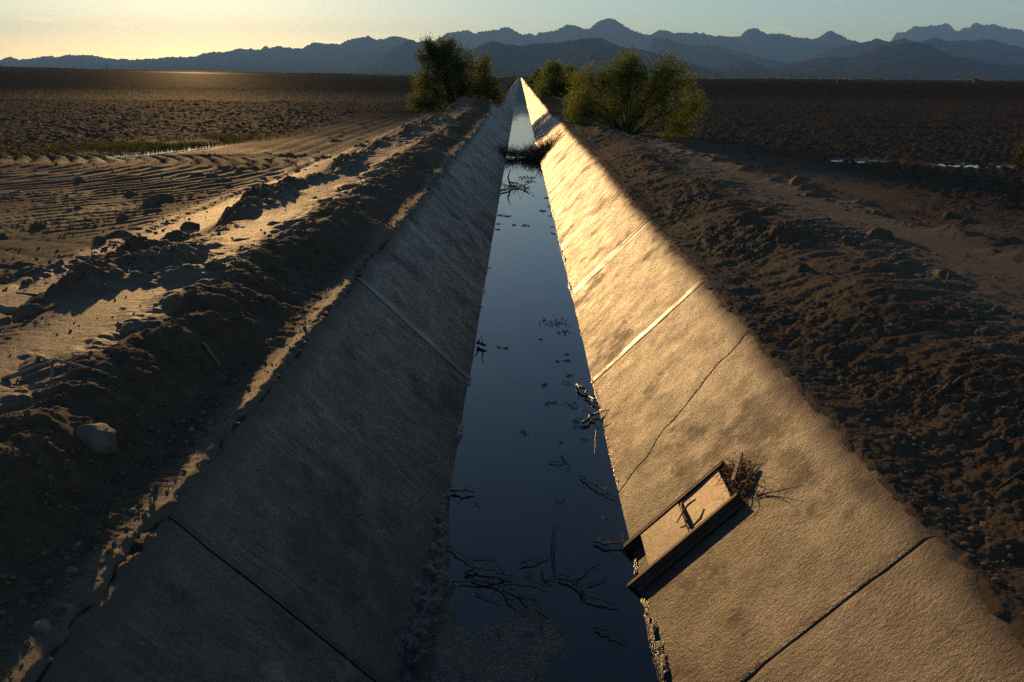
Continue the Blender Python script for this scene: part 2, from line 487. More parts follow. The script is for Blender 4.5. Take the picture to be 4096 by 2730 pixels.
def ground_height(X, Y):
    n, m_ = X.shape
    ll, lr = ZT + lip_l(Y), ZT + lip_r(Y)
    xl = XLW - KL * ll
    xr = XRW + KR * lr
    sl = xl - X
    sr = X - xr
    left = X < 0.1
    s = np.where(left, sl, sr)
    lip = np.where(left, ll, lr)
    Z = np.zeros_like(X); silt = np.zeros_like(X); wet = np.zeros_like(X)
    near = (Y < 75) & (s < 60)

    # --- large shape
    wob = vnoise(X * 0.0 + 3.1, Y * 0.55, 3) * 0.14 + vnoise(X * 0.0 + 9.1, Y * 1.7, 4) * 0.05
    bl = np.interp(Y, [0, 3, 6, 11, 18, 30, 45, 60, 120], [0.18, 0.19, 0.18, 0.17, 0.15, 0.13, 0.12, 0.10, 0.08])
    su = s + wob
    in_l = sstep(0.10, 0.62, su + 0.6 * wob) * bl
    fall_l = sstep(1.65, 2.55, su + wob)
    hl = in_l * (1 - fall_l) - (lip - 0.56) * fall_l - 0.10 * sstep(3.0, 4.6, su)
    rw = right_width(Y)
    br = np.interp(Y, [0, 4, 10, 18, 28, 33, 44, 52, 62, 120], [0.20, 0.22, 0.22, 0.20, 0.14, 0.02, 0.02, 0.14, 0.14, 0.08])
    in_r = sstep(0.10, 1.0, su) * br
    fall_r = sstep(rw - 0.3, rw + 0.75, s + wob * 1.5)
    hr = in_r * (1 - fall_r) - (lip - 0.42) * fall_r
    h = np.where(left, hl, hr)
    field = np.where(left, sstep(3.0, 4.8, s), sstep(rw + 0.6, rw + 1.8, s))
    flatz = np.where(left, np.maximum(bump01(s + wob, 0.78, 0.92, 1.35, 1.65), bump01(s, 2.35, 2.6, 3.3, 3.7)), bump01(s, 0.95, 1.5, rw - 0.7, rw - 0.3))
    flatz = np.maximum(flatz, np.where(left, 1 - sstep(0.06, 0.17, s), 0) * (s > 0))
    calm = 1 - 0.8 * flatz
    # --- medium roughness, rills on the inner slopes
    med = fbm(X * 1.1, Y * 1.1, 4, 21)
    h = h + med * 0.045 * sstep(0.1, 0.5, s) * (1 - 0.5 * field) * calm
    rill = fbm(X * 1.5 + med * 0.6, Y * 5.5, 4, 31)
    rill = rill + 0.6 * (billow(X * 3.0, Y * 4.5, 4, 33, 0.6) - 0.5)
    inner = np.where(left, bump01(s, 0.14, 0.36, 0.8, 1.3), bump01(s, 0.08, 0.3, 1.3, 2.2))
    h = h + rill * np.where(left, 0.040, 0.030) * inner + np.where(left, 0.09 * (billow(X * 1.5, Y * 1.5, 4, 35, 0.55) - 0.45) * bump01(s, 0.25, 0.5, 0.85, 1.25), 0)

    # --- the row of lumps at the outer edge of the left berm
    P = near & left & (s > 0.4) & (s < 6)
    x, y, ss = X[P], Y[P], s[P]
    row = bump01(ss + 0.35 * vnoise(x * 0.3, y * 0.33, 41), 1.05, 1.45, 1.9, 2.5)
    big = np.maximum(0, fbm(x * 1.25, y * 1.25, 3, 43) + 0.10)
    k = clods(x, y, 0.40, 0.45, 51, 0.15, 0.5, 0.8)
    bw = billow(x * 4.2, y * 4.2, 4, 45, 0.55)
    add = row * (0.15 * big * (0.45 + 0.8 * bw) + 0.32 * k * (0.5 + 0.8 * bw)) + row * np.clip(big * 3, 0, 1) * 0.045 * bw
    edge_f = bump01(ss, 2.3, 2.6, 3.2, 4.2)
    k2 = clods(x, y, 0.45, 0.16, 61, 0.16, 0.42, 0.8)
    add += (edge_f * 0.7 + sstep(3, 5, ss) * 0.6 + bump01(ss, 0.7, 0.9, 1.2, 1.5) * 0.35) * k2 * (1 + 0.5 * fbm(x * 9, y * 9, 2, 62))
    h[P] += add
    # lumps at the right berm's outer edge
    P = near & (~left) & (s > 0.3) & (s < 12)
    x, y, ss = X[P], Y[P], s[P]
    rwp = rw[P]
    row = bump01(ss, rwp - 0.75, rwp - 0.35, rwp - 0.1, rwp + 0.3)
    h[P] += row * (0.16 * np.maximum(0, fbm(x * 1.6, y * 1.6, 3, 71)) + 0.25 * clods(x, y, 0.4, 0.3, 73, 0.15, 0.45, 0.7))
    h[P] += clods(x, y, 0.33, 0.10, 75, 0.15, 0.4, 0.75) * sstep(0.3, 0.8, ss)
    # chunky crumbs over the right inner slope, where the bank has slumped
    cr_ = bump01(ss, 0.06, 0.35, 1.4, 2.3) * np.clip(0.30 + 1.5 * fbm(x * 0.8, y * 0.8, 3, 77), 0.06, 1)
    h[P] += cr_ * (clods(x * 1.0, y * 1.25, 0.11, 0.22, 79, 0.1, 0.5, 0.6) + 0.045 * (billow(x * 7.5, y * 11, 5, 81, 0.66) - 0.5))

    # --- fine crumbs close by, both banks
    P = (Y < 16) & (s > 0.02) & (s < 8)
    x, y, ss = X[P], Y[P], s[P]
    msk = np.clip(0.35 + 1.0 * fbm(x * 0.8, y * 0.8, 3, 91), 0, 1) * calm[P]
    h[P] += msk * clods(x, y, 0.055, 0.33, 93, 0.12, 0.5, 0.75) + 0.022 * (billow(x * 9, y * 11, 4, 95, 0.6) - 0.5) * (0.06 + 0.19 * calm[P] + 1.2 * msk)

    # --- furrows of the headland: the tractor's turning arcs and the passes alongside
    P = near & left & (s > 2.2) & (Y > 3)
    x, y, ss = X[P], Y[P], s[P]
    dy_ = y - 20.7; ad = np.abs(dy_)
    bend = np.where(dy_ > 0, 0.17 * dy_ ** 2, np.where(ad < 5.5, 0.09 * ad ** 2, 0.09 * 5.5 ** 2 + 0.99 * (ad - 5.5)))
    ph = x + bend + 0.10 * fbm(x * 0.8, y * 0.8, 3, 101)
    arcs = np.sin(ph * 2 * math.pi / 0.46)
    win = bump01(y, 9.5, 13, 23.4, 24.6) * bump01(x, -16, -13.0, -5.5, -4.8)
    h[P] += win * (1 - 0.7 * sstep(2.5, 6.0, ad)) * (-0.085 * np.clip(arcs, 0, 1.0) ** 2 + 0.030 * np.clip(-arcs, 0, 1)) * (0.75 + 0.5 * vnoise(x * 2, y * 2, 103))
    low = bump01(y, 3.5, 5.5, 9.5, 12.5) * sstep(-4.7, -5.6, x)
    ph2 = x * 0.35 + y * 0.94 + 0.35 * fbm(x * 0.35, y * 0.35, 3, 105)
    h[P] += low * -0.036 * np.clip(np.sin(ph2 * 2 * math.pi / 0.62), 0, 1) ** 2 * (0.5 + 0.8 * np.clip(fbm(x * 0.7, y * 0.7, 3, 107) + 0.4, 0, 1))
    par = bump01(y, 21, 25, 60, 75) * bump01(ss, 2.4, 3.2, 5.0, 7.5)
    h[P] += par * -0.035 * np.abs(np.sin((x + 0.12 * fbm(x * 0.5, y * 0.5, 2, 109)) * math.pi / 0.6)) ** 3
    h[P] += -0.045 * (bump01(ss, 2.45, 2.6, 2.75, 2.9) + bump01(ss, 3.3, 3.45, 3.6, 3.75)) * bump01(y, 2, 4, 30, 40)
    # wheel ruts in the lane on the right
    P = near & (~left) & (s > 1.0)
    x, y, ss = X[P], Y[P], s[P]
    q = ss - rw[P] - 0.9 + 0.2 * fbm(x * 0.2, y * 0.2, 2, 111)
    h[P] += -0.05 * (bump01(q, 0.0, 0.25, 0.4, 0.65) + bump01(q, 1.5, 1.75, 1.9, 2.15))
    h[P] += sstep(2.5, 4.0, q) * 0.022 * np.sin((x * 0.8 + y * 0.25 + 0.3 * fbm(x * 0.4, y * 0.4, 2, 113)) * 2 * math.pi / 0.7)

    # --- clods of the ploughed fields, none where water stands
    p1 = np.exp(-(((X + 9.9) * 0.55 + (Y - 25.2) * -0.18) ** 2 / 0.16 + ((X + 9.9) * 0.3 + (Y - 25.2) * 0.9) ** 2 / 9.0))
    p2 = np.exp(-(((X - 9.4) / 1.1) ** 2 + ((Y - 24.6) / 0.9) ** 2)) + np.exp(-(((X - 12.0) / 1.3) ** 2 + ((Y - 23.4) / 0.8) ** 2))
    fld = np.where(left, np.maximum(sstep(26, 33, Y) * sstep(5.5, 8.0, s), sstep(9.5, 12, s) * sstep(19, 25, Y)), sstep(rw + 3.0, rw + 5.5, s))
    fclod = fld * (1 - np.clip(1.5 * p2 + 1.2 * p1, 0, 1))
    P = (Y < 140) & (fld > 0.01)
    x, y = X[P], Y[P]
    h[P] += fclod[P] * (clods(x, y, 0.24, 0.3, 121, 0.12, 0.55, 0.7) * 0.8 + 0.06 * (billow(x * 4.1, y * 4.1, 3, 123, 0.62) - 0.4) + 0.03 * fbm(x * 0.9, y * 0.9, 2, 127))
    P = (Y >= 40) & (Y < 900) & (fld > 0.01)
    h[P] += fld[P] * 0.10 * fbm(X[P] * 0.35, Y[P] * 0.35, 2, 125)

    Z = lip + h
    # soil meets the lip: ragged, a little below or above the concrete
    rag = 0.03 * vnoise(X * 0 + 1.7, Y * 3.5, 131) + 0.02 * vnoise(X * 0 + 5.7, Y * 15, 132)
    Z = Z - 0.05 * (1 - sstep(-0.02 + rag, 0.05 + rag, s)) + 0.012 * (1 - sstep(0.1, 0.3, s))
    # --- far land: gently rising to the left, a levee about a kilometre off
    rise = 0.0125 * np.maximum(0, -X - 110) * sstep(0, 200, Y)
    rise = np.minimum(rise, 0.0125 * np.maximum(0, 0.62 * 950))
    Z = Z + rise * sstep(8, 40, s)
    lev = np.clip(1 - np.abs(Y - 960) / 34, 0, 1) * 2.1 * sstep(12, 40, s)
    Z = Z + np.minimum(lev, 1.5) * (0.85 + 0.3 * vnoise(X * 0.02, Y * 0, 141))
    Z = np.where(Y > 994, Z - 1.0, Z)
    # --- low places that hold water
    Z = Z - 0.07 * p1 - 0.10 * p2

    # --- soil colours, with sunlight at the left lip and far clod shade painted in
    flat = np.clip(0.55 + 0.9 * fbm(X * 0.55, Y * 0.55, 3, 151), 0, 1)
    silt_sun_l = np.clip(0.15 + 0.5 * (1 - sstep(0.06, 0.18, s)) + bump01(s, 0.75, 0.95, 1.3, 1.9) * 0.75 + bump01(s, 2.2, 2.6, 3.4, 4.2) * 0.75 + 0.35 * flat, 0, 1)  # the pale strip next to the lip is sunlight painted into the colour
    silt_r = np.clip(0.12 + bump01(s, 0.9, 1.5, 2.4, 3.0) * 0.38 + 0.18 * flat, 0, 1)
    silt = np.where(left, silt_sun_l, silt_r)
    silt = silt * (1 - 0.85 * fld)
    silt = np.where((Y > 700) & (Y < 925), 0.75 * sstep(8, 20, s), silt)
    silt = np.where(Y > 1000, 0.25, silt)
    wet = np.clip(np.clip(1.8 * p1 - 0.8, 0, 1) + np.clip(1.7 * p2 - 0.5, 0, 1) + (0.25 + 0.4 * sstep(50, 160, Y)) * fld, 0, 1)  # distance term darkens far fields in place of shade between unmodelled clods

    # --- under the lining
    inside = s < 0
    zl = np.where(left, (XLW - X) / KL, (X - XRW) / KR)
    Z = np.where(inside, np.maximum(zl, -0.25) - 0.28, Z)
    return Z, silt, wet, fld


def ground_rows():
    ys = list(np.arange(-8, 0.6, 0.5)) + list(np.arange(0.6, 1.7, 0.06))
    y = 1.7
    while y < 24000:
        ys.append(y)
        if y < 70: y += max(0.0098, 0.0034 * y)
        elif y < 1300: y += 0.018 * y
        else: y += 0.10 * y
    return np.array(ys)


ys = ground_rows()
ND, NO = 390, 26
Yc = ys[:, None]
wdt = 0.62 * np.maximum(Yc, 0) + 0.9
t = np.linspace(0, 1, ND)[None, :]
so = np.linspace(0, 1, NO + 1)[None, 1:]
sd = wdt * (0.35 * t + 0.65 * t ** 1.35)
so_ = wdt + np.minimum(60 + 1.5 * np.maximum(Yc, 0), 20500 - wdt) * so ** 2.5
S = np.concatenate([sd, so_], 1)
xl = XLW - KL * (ZT + lip_l(Yc)); xr = XRW + KR * (ZT + lip_r(Yc))
mid = np.linspace(0, 1, 14)[None, 1:-1]
inl = xl + 0.006; inr = xr - 0.006
GX = np.concatenate([(xl - S)[:, ::-1], inl, inl + (inr - inl) * mid, inr, xr + S], 1)
GY = np.broadcast_to(Yc, GX.shape).copy()
jit = (nrg.random(GX.shape) - 0.5)
GX = GX.copy()
GX[:, 1:ND + NO - 1] += jit[:, 1:ND + NO - 1] * 0.4 * np.minimum(wdt / ND, 0.03)
GZ, silt, wet, fldm = ground_height(GX, GY)
ground = grid_mesh("ground", GX, GY, GZ, M_SOIL, dict(silt=silt, wet=wet, gloss=np.clip((1 - sstep(12, 60, GY)) * (0.22 + 0.45 * silt) * (1 - 0.8 * fldm) + 0.9 * (wet - (0.25 + 0.4 * sstep(50, 160, GY)) * fldm).clip(0, 1) + 0.14 * fldm * (1 - 0.8 * sstep(40, 130, GY)), 0, 1), far=sstep(60, 250, GY)))
tag(ground, kind="structure")


def ground_at(x, y):
    a = ground_height(np.array([[float(x)]]), np.array([[float(y)]]))
    return float(a[0][0, 0])


# ------------------------------------------------------------------ canal lining: separate concrete panels on both slopes
canal = empty("canal_lining", (0.1, 0, 0))
tag(canal, kind="structure")
JR = [-4.0, -0.2, 2.94, 5.69, 7.17, 10.42, 13.45]
JL = [-4.0, -0.1, 3.05, 7.21, 10.40, 13.50]
while JR[-1] < 120: JR.append(JR[-1] + 3.05 + rng.uniform(-0.12, 0.12))
while JL[-1] < 120: JL.append(JL[-1] + 3.05 + rng.uniform(-0.12, 0.12))


def crack_line(v, j, side):
    """how far a joint wanders along the canal at slope position v (0 foot .. 1 lip)"""
    if side > 0 and abs(j - 5.69) < 1e-6:          # not a joint but a ragged crack, running at a slant
        return -0.62 * (1 - v) ** 1.1 * 1.0 + 0.035 * vnoise(v * 9, v * 0, 5) + 0.05 * np.where(v < 0.72, 1.0, 0.0) * 0.6 + 0.012 * vnoise(v * 40, v * 0, 6)
    return 0.006 * vnoise(v * 6 + j * 3.3, v * 0, 8) + 0.004 * vnoise(v * 30 + j, v * 0, 9)


def make_panel(side, y0, y1, banded, k):
    L = y1 - y0
    g0 = 0.004 if side > 0 and abs(y0 - 5.69) < 1e-6 else 0.011
    g1 = 0.004 if side > 0 and abs(y1 - 5.69) < 1e-6 else 0.011
    near = y0 < 16
    e = [0, 0.007, 0.025]
    mid_u = np.linspace(0.05, L - 0.05, max(4, int(L / (0.03 if near else 0.25))))
    U = np.concatenate([e, mid_u, [L - 0.025, L - 0.007, L]]) / L
    vv = np.concatenate([np.linspace(-0.16, 0.94, 22 if near else 9), [0.965, 0.985, 0.995, 1.0]])
    UU, VV = np.meshgrid(U, vv, indexing='ij')
    b0 = y0 + g0 / 2 + crack_line(VV, y0, side); b1 = y1 - g1 / 2 + crack_line(VV, y1, side)
    YY = b0 + (b1 - b0) * UU
    lipz = ZT + (lip_l(YY) if side < 0 else lip_r(YY))
    rag = 0.014 * vnoise(YY * 2.1, YY * 0 + side, 12) + 0.010 * vnoise(YY * 9, YY * 0 + side, 13) + 0.006 * vnoise(YY * 31, YY * 0 + side, 14)
    ZZ = VV * (lipz + rag)
    off = 0.004 * fbm(YY * 1.0 + k, VV * 1.2, 2, 15 + side) + 0.0004 * fbm(YY * 9, VV * 8, 3, 16)
    du = np.minimum(UU, 1 - UU) * L
    off = off - 0.006 * (1 - sstep(0, 0.018, du)) - (0.006 + 0.012 * np.maximum(0, vnoise(YY * 5, VV * 0, 18))) * (1 - sstep(0, 0.022, 1.0 - VV))
    tilt = (h01(np.array(k * 1.0), np.array(side * 1.0), 33) - 0.5) * 0.012
    off = off + tilt * (UU - 0.5)
    # chips broken from the edge along joints
    chip = clods(YY * 1.0, VV * 0.9 + side * 7, 0.16, 0.35, 35, 0.15, 0.4, 0.25) * (1 - sstep(0.0, 0.05, du))
    off = off - chip * 0.6
    if side < 0:
        nx, nz = 1 / math.hypot(1, KL), KL / math.hypot(1, KL)
        XX = XLW - KL * ZZ + nx * off
    else:
        nx, nz = -1 / math.hypot(1, KR), KR / math.hypot(1, KR)
        XX = XRW + KR * ZZ + nx * off
    ZZ = ZZ + nz * off
    nu, nv = XX.shape
    P = np.stack([XX, YY, ZZ], -1).reshape(-1, 3)
    idx = np.arange(nu * nv).reshape(nu, nv)
    f = np.stack([idx[:-1, :-1], idx[1:, :-1], idx[1:, 1:], idx[:-1, 1:]], -1).reshape(-1, 4)
    if side < 0: f = f[:, ::-1]
    verts = [P]; faces = [f]; base = len(P)
    thick = 0.085

    def skirt(ring, vec):
        nonlocal base
        q = P_all()[ring] + np.array(vec)
        verts.append(q)
        j = np.arange(len(ring)) + base
        faces.append(np.stack([ring[:-1], ring[1:], j[1:], j[:-1]], -1))
        base += len(ring)
        return j

    def P_all(): return np.concatenate(verts, 0)
    back = (-nx * thick, 0, -nz * thick)
    skirt(idx[0, :], back); skirt(idx[-1, ::-1], back)
    r = skirt(idx[:, -1], (side * 0.115, 0, -0.002)); skirt(r, (side * 0.01, 0, -0.12))
    V = P_all(); Fc = np.concatenate(faces, 0)
    o = mesh_obj("concrete_panel", V, Fc, M_CONC, canal, (0.1, 0, 0), smooth=True)
    me = o.data
    edge = np.full(len(V), 9.0); edge[:nu * nv] = (du if banded else np.full_like(du, 9.0)).reshape(-1)
    upv = np.full(len(V), 1.0); upv[:nu * nv] = VV.reshape(-1)
    tone = np.full(len(V), h01(np.array(k * 1.0), np.array(side * 2.0), 37))
    for nm, a in (("edge", edge), ("up", upv), ("tone", tone)):
        at = me.attributes.new(nm, 'FLOAT', 'POINT'); at.data.foreach_set("value", a.astype(np.float32))
    return o


for side, J in ((-1, JL), (1, JR)):
    for k in range(len(J) - 1):
        make_panel(side, J[k], J[k + 1], J[k] > 5.8, k)
    far = make_panel(side, J[-1], CANAL_END, False, 99)
    far["kind"] = "stuff"

# ------------------------------------------------------------------ bed of the canal: wet mud, then the water over it
yb = [-4.0]
while yb[-1] < 300:
    v = yb[-1]
    yb.append(v + (0.25 if v < 1.2 else max(0.010, 0.0042 * v)))
yb = np.array(yb)
xb = np.concatenate([np.linspace(XLW - 0.12, XLW + 0.30, 46), np.linspace(XLW + 0.32, XRW - 0.27, 34), np.linspace(XRW - 0.25, XRW + 0.09, 48)])
BX, BY = np.meshgrid(xb, yb)
dl = BX - XLW; dr = XRW - BX
bed = -0.06 + 0.03 * fbm(BX * 3, BY * 1.2, 3, 201)
edge_l = 0.055 * (1 - sstep(-0.02, 0.10 + 0.07 * vnoise(BX * 0, BY * 1.8, 203), dl))
edge_r = 0.070 * (1 - sstep(-0.01, 0.05 + 0.03 * vnoise(BX * 0, BY * 2.3, 205), dr))
crumb = 0.6 * clods(BX, BY, 0.03, 0.6, 207, 0.15, 0.5, 0.7) * (1 - sstep(0.03, 0.12, np.minimum(dl, dr)))
nearmud = (1 - sstep(2.6, 5.4, BY + 1.1 * BX)) * (0.090 + 0.04 * fbm(BX * 2.4, BY * 2.2, 3, 209)) * (1 - 0.45 * sstep(0.0, 0.45, BX))
lw = 0.03 * np.maximum(0, fbm(BX * 6, BY * 2.6, 3, 211)) * (1 - sstep(0.08, 0.26, dl)) * sstep(2, 3, BY) * (1 - sstep(12, 18, BY))
rip = 0.010 * fbm(BX * 9, BY * 7, 3, 213)
edge_r = edge_r * (0.70 + 0.35 * billow(BX * 16, BY * 13, 3, 215, 0.6)); edge_l = edge_l * (0.75 + 0.4 * billow(BX * 12, BY * 10, 3, 217, 0.6))
BZ = bed + edge_l + edge_r + crumb + nearmud + lw + rip * (0.3 + nearmud * 10)
mud = grid_mesh("canal_bed", BX, BY, BZ, M_MUD)
tag(mud, kind="structure")

wy = np.concatenate([np.arange(-4, 80, 1.0), np.array([90, 110, 150, 250, 500, CANAL_END])])
wx = np.linspace(XLW - 0.08, XRW + 0.08, 8)
WX, WY = np.meshgrid(wx, wy)
water = grid_mesh("water", WX, WY, np.zeros_like(WX), M_WATER)
tag(water, kind="structure")

# puddles in the low spots of the fields
def puddle(cx, cy, rx, ry, rot, seed):
    n = 40
    z = ground_at(cx, cy) + 0.035
    V = [(cx, cy, z)]
    for k in range(n):
        a = 2 * math.pi * k / n
        r = 1 + 0.22 * float(vnoise(np.array(math.cos(a) * 2 + seed), np.array(math.sin(a) * 2), 301))
        px, py = rx * r * math.cos(a), ry * r * math.sin(a)
        V.append((cx + px * math.cos(rot) - py * math.sin(rot), cy + px * math.sin(rot) + py * math.cos(rot), z))
    F = [(0, 1 + k, 1 + (k + 1) % n) for k in range(n)]
    o = mesh_obj("puddle", V, F, M_PUDDLE, None, (cx, cy, z))
    tag(o, kind="structure")


puddle(-9.9, 25.2, 0.35, 2.4, R(-22), 1)
puddle(9.4, 24.6, 1.0, 0.55, R(-10), 2)
puddle(12.0, 23.4, 1.2, 0.5, R(-15), 3)

# ------------------------------------------------------------------ mountains
def ridge(name, prof, dist, depth, seed, jag, spur):
    prof = sorted(prof)
    az = np.arange(prof[0][0], prof[-1][0], 0.035)
    el = np.interp(az, [p[0] for p in prof], [p[1] for p in prof])
    el = el + jag * (fbm(az * 5, az * 0 + seed, 4, seed) * 0.05 + 0.03 * vnoise(az * 21, az * 0, seed + 1))
    endf = sstep(prof[0][0], prof[0][0] + 1.2, az) * (1 - sstep(prof[-1][0] - 1.2, prof[-1][0], az))
    top = np.maximum(0, dist * np.tan(np.radians(el))) * (0.25 + 0.75 * endf) + CAM_Z
    tt = np.concatenate([np.linspace(-1, 0, 26), np.linspace(0.08, 1, 8)])
    A, T = np.meshgrid(np.radians(az), tt, indexing='ij')
    ker = np.hanning(61); ker /= ker.sum()
    topf = np.convolve(np.pad(top, 30, mode='edge'), ker, mode='valid')
    TOP = top[:, None]; SM_ = topf[:, None]
    D = dist + np.where(T < 0, T * depth, T * depth * 0.7)
    prof_t = np.where(T < 0, (1 - np.abs(T)) ** 1.55, (1 - np.abs(T)) ** 1.4)
    # spurs: ridges and gullies running down from the crest, wandering sideways
    wx = np.degrees(A) * spur + T * 1.3 + 1.6 * fbm(np.degrees(A) * 1.2, T * 3, 2, seed + 3)
    PX = np.sin(A) * D; PY = np.cos(A) * D
    rid = 1 - np.abs(fbm(PX * 0.0011 + wx * 0.1, PY * 0.0011, 4, seed + 5)) * 2.2
    rid2 = 1 - np.abs(fbm(PX * 0.0035, PY * 0.0035, 3, seed + 7)) * 2
    mask = np.clip(1 - (1 - np.abs(T)) ** 6, 0, 1) * np.clip((1 - np.abs(T)) * 3, 0, 1)
    Hh = (SM_ + (TOP - SM_) * np.exp(-np.abs(T) * 14)) * prof_t
    Hh = Hh * (1 + mask * (0.10 * (rid - 0.55) + 0.03 * (rid2 - 0.5)))
    Hh = np.minimum(Hh, TOP * (D / dist) * np.where(T < 0, 0.985 - 0.06 * np.abs(T), 1.0) + 0 * D)
    Hh = np.where(np.isclose(T, 0), TOP, Hh)
    X = np.sin(A) * D; Y = np.cos(A) * D
    base = (float(np.mean(X)), float(np.mean(Y)), -2.0)
    o = grid_mesh(name, X, Y, Hh - 2.0 * (np.abs(T) > 0.97), M_MTN, base=base)
    tag(o, kind="structure")
    return o

M_LEFT=[(-37.78,0.23),(-35.62,0.428),(-32.77,0.557),(-30.99,0.539),(-29.75,0.625),(-29.26,0.767),(-28.74,0.64),(-28.04,0.712),(-27.77,0.809),(-27.21,0.88),(-26.93,0.779),(-26.32,0.944),(-26.03,0.918),(-25.67,0.949),(-25.19,0.931),(-24.72,0.824),(-24.06,0.739),(-23.26,0.73),(-22.44,0.748),(-21.8,0.789),(-21.09,0.89),(-20.71,0.882),(-20.06,0.891),(-19.47,0.965),(-19.13,1.101),(-18.66,1.193),(-17.8,1.206),(-17.46,1.324),(-16.91,1.451),(-16.65,1.389),(-16.37,1.439),(-16.18,1.376),(-16.25,1.388),(-15.88,1.394),(-15.53,1.572),(-15.3,1.456),(-14.7,1.631),(-14.47,1.501),(-14.06,1.507),(-13.44,1.468),(-13.08,1.655),(-12.62,1.844),(-12.03,1.771),(-11.12,1.75),(-10.69,1.959),(-10.33,2.079),(-9.76,2.162),(-9.4,2.282),(-8.91,2.037),(-8.27,2.127),(-7.91,2.268),(-7.48,2.239),(-7.12,2.141),(-6.05,1.812),(-4.83,1.549),(-3.01,1.15)]
M_MAIN=[(-9.52,1.087),(-8.08,1.515),(-7.35,1.797),(-6.98,2.041),(-6.49,1.862),(-6.27,1.933),(-5.98,2.038),(-5.36,2.025),(-5.11,2.151),(-4.82,2.249),(-4.6,2.477),(-4.16,2.53),(-3.48,2.646),(-3.08,2.595),(-2.75,2.462),(-2.57,2.586),(-1.99,2.619),(-1.56,2.677),(-0.98,2.886),(-0.69,2.82),(0.11,2.43),(0.29,2.432),(0.54,2.543),(0.91,2.388),(1.19,2.581),(1.63,2.598),(2.14,2.655),(2.64,2.91),(2.85,3.046),(3.21,3.001),(3.94,2.793),(4.3,2.794),(4.51,3.019),(4.93,3.31),(5.49,3.412),(5.86,3.325),(6.37,2.989),(6.88,2.72),(7.39,2.585),(7.89,2.43),(8.17,2.518),(8.51,2.755),(9.08,2.701),(9.37,2.553),(9.86,2.586),(10.77,2.585),(11.06,2.518),(11.19,2.585),(11.48,2.451),(11.9,2.363),(12.24,2.436),(12.94,2.315),(13.42,2.367),(13.66,2.711),(14.1,2.854),(14.41,2.754),(14.91,2.495),(15.64,2.524),(16.18,2.436),(16.6,2.303),(17.26,2.268),(17.54,2.168),(17.73,2.2),(17.91,2.33),(18.53,2.669),(18.94,2.472),(19.55,2.158),(20.2,2.026),(20.66,1.927),(21.14,1.861),(21.81,1.762),(23.67,1.627),(26.11,1.243)]
M_FAR=[(21.04,1.925),(21.39,2.134),(21.81,2.493),(22.02,2.554),(22.52,2.517),(22.8,2.702),(22.96,2.888),(23.52,2.818),(23.81,2.889),(24.06,2.811),(24.63,3.0),(24.82,2.892),(25.1,2.58),(25.33,2.577),(25.6,2.757),(25.78,2.736),(26.06,2.994),(26.45,2.896),(26.68,2.862),(27.01,2.947),(27.38,2.747),(27.84,2.662),(28.13,2.597),(28.49,2.532),(29.88,2.303),(31.52,1.987)]
M_MID=[(7.08,1.596),(7.77,2.111),(8.33,2.248),(8.97,2.262),(9.55,2.046),(10.26,1.912),(10.83,1.777),(11.59,1.927),(12.15,1.779),(13.0,1.578),(14.12,1.31),(16.4,0.848),(17.7,1.183),(18.63,1.708),(19.9,1.898),(20.64,2.056),(21.1,2.206),(21.78,2.049),(22.56,2.233),(23.01,2.041),(23.56,2.037),(24.19,2.281),(24.82,2.027),(25.7,2.081),(26.0,1.986),(26.62,2.133),(27.08,2.098),(27.74,1.879),(28.63,1.659),(30.05,1.231),(31.77,0.516)]
M_NEAR=[(9.17,0.125),(11.14,0.414),(12.99,0.834),(14.01,1.041),(14.72,0.707),(15.29,0.507),(15.94,0.746),(16.67,0.849),(16.88,0.816),(17.39,1.017),(18.68,1.25),(19.21,1.184),(19.85,1.185),(20.34,1.412),(20.89,1.573),(21.49,1.795),(22.29,1.9),(23.14,1.996),(23.89,1.846),(24.6,1.497),(25.17,1.245),(26.13,1.087),(27.04,0.839),(28.77,0.78),(30.71,0.512),(32.35,0.222)]
M_CEN=[(-7.18,0.001),(-5.93,0.708),(-5.05,1.132),(-3.89,1.489),(-2.94,1.566),(-2.43,1.812),(-1.7,2.08),(-0.83,1.86),(-0.4,1.808),(0.19,1.764),(0.62,1.905),(1.64,1.947),(2.73,2.056),(3.67,2.198),(4.46,2.291),(5.04,2.273),(5.48,2.035),(6.43,1.731),(7.44,1.598),(8.88,1.295),(11.04,0.688),(13.19,0.086)]
M_LF=[(-11.7,-0.034),(-9.54,0.536),(-8.59,1.166),(-7.71,1.656),(-7.02,2.061),(-6.77,2.091),(-6.41,1.958),(-5.76,1.883),(-5.19,1.855),(-4.76,1.619),(-4.03,1.141),(-3.02,0.593),(-1.92,0.041)]

ridge("mountain_range", M_FAR, 19000, 4500, 401, 1.0, 1.3)
ridge("mountain_range", M_MAIN, 14500, 4500, 411, 1.0, 1.2)
ridge("mountain_range", M_LEFT, 13000, 5500, 421, 1.0, 1.1)
ridge("foothill", M_MID, 10000, 2400, 431, 0.7, 1.2)
ridge("foothill", M_LF, 8800, 2600, 441, 0.7, 1.0)
ridge("foothill", M_NEAR, 7000, 2200, 451, 0.5, 0.9)
ridge("foothill", M_CEN, 6200, 2000, 461, 0.5, 0.9)

# ------------------------------------------------------------------ haze: one closed box of even air round everything but the sky
def mat_haze():
    m = bpy.data.materials.new("haze")
    m.use_nodes = True
    t_ = m.node_tree
    t_.nodes.clear()
    o = t_.nodes.new("ShaderNodeOutputMaterial")
    v = t_.nodes.new("ShaderNodeVolumePrincipled")
    v.inputs["Color"].default_value = (0.20, 0.46, 1.0, 1)
    v.inputs["Absorption Color"].default_value = (0.1, 0.1, 0.1, 1)
    v.inputs["Density"].default_value = 4.5e-5
    v.inputs["Anisotropy"].default_value = 0.2
    t_.links.new(v.outputs[0], o.inputs["Volume"])
    return m


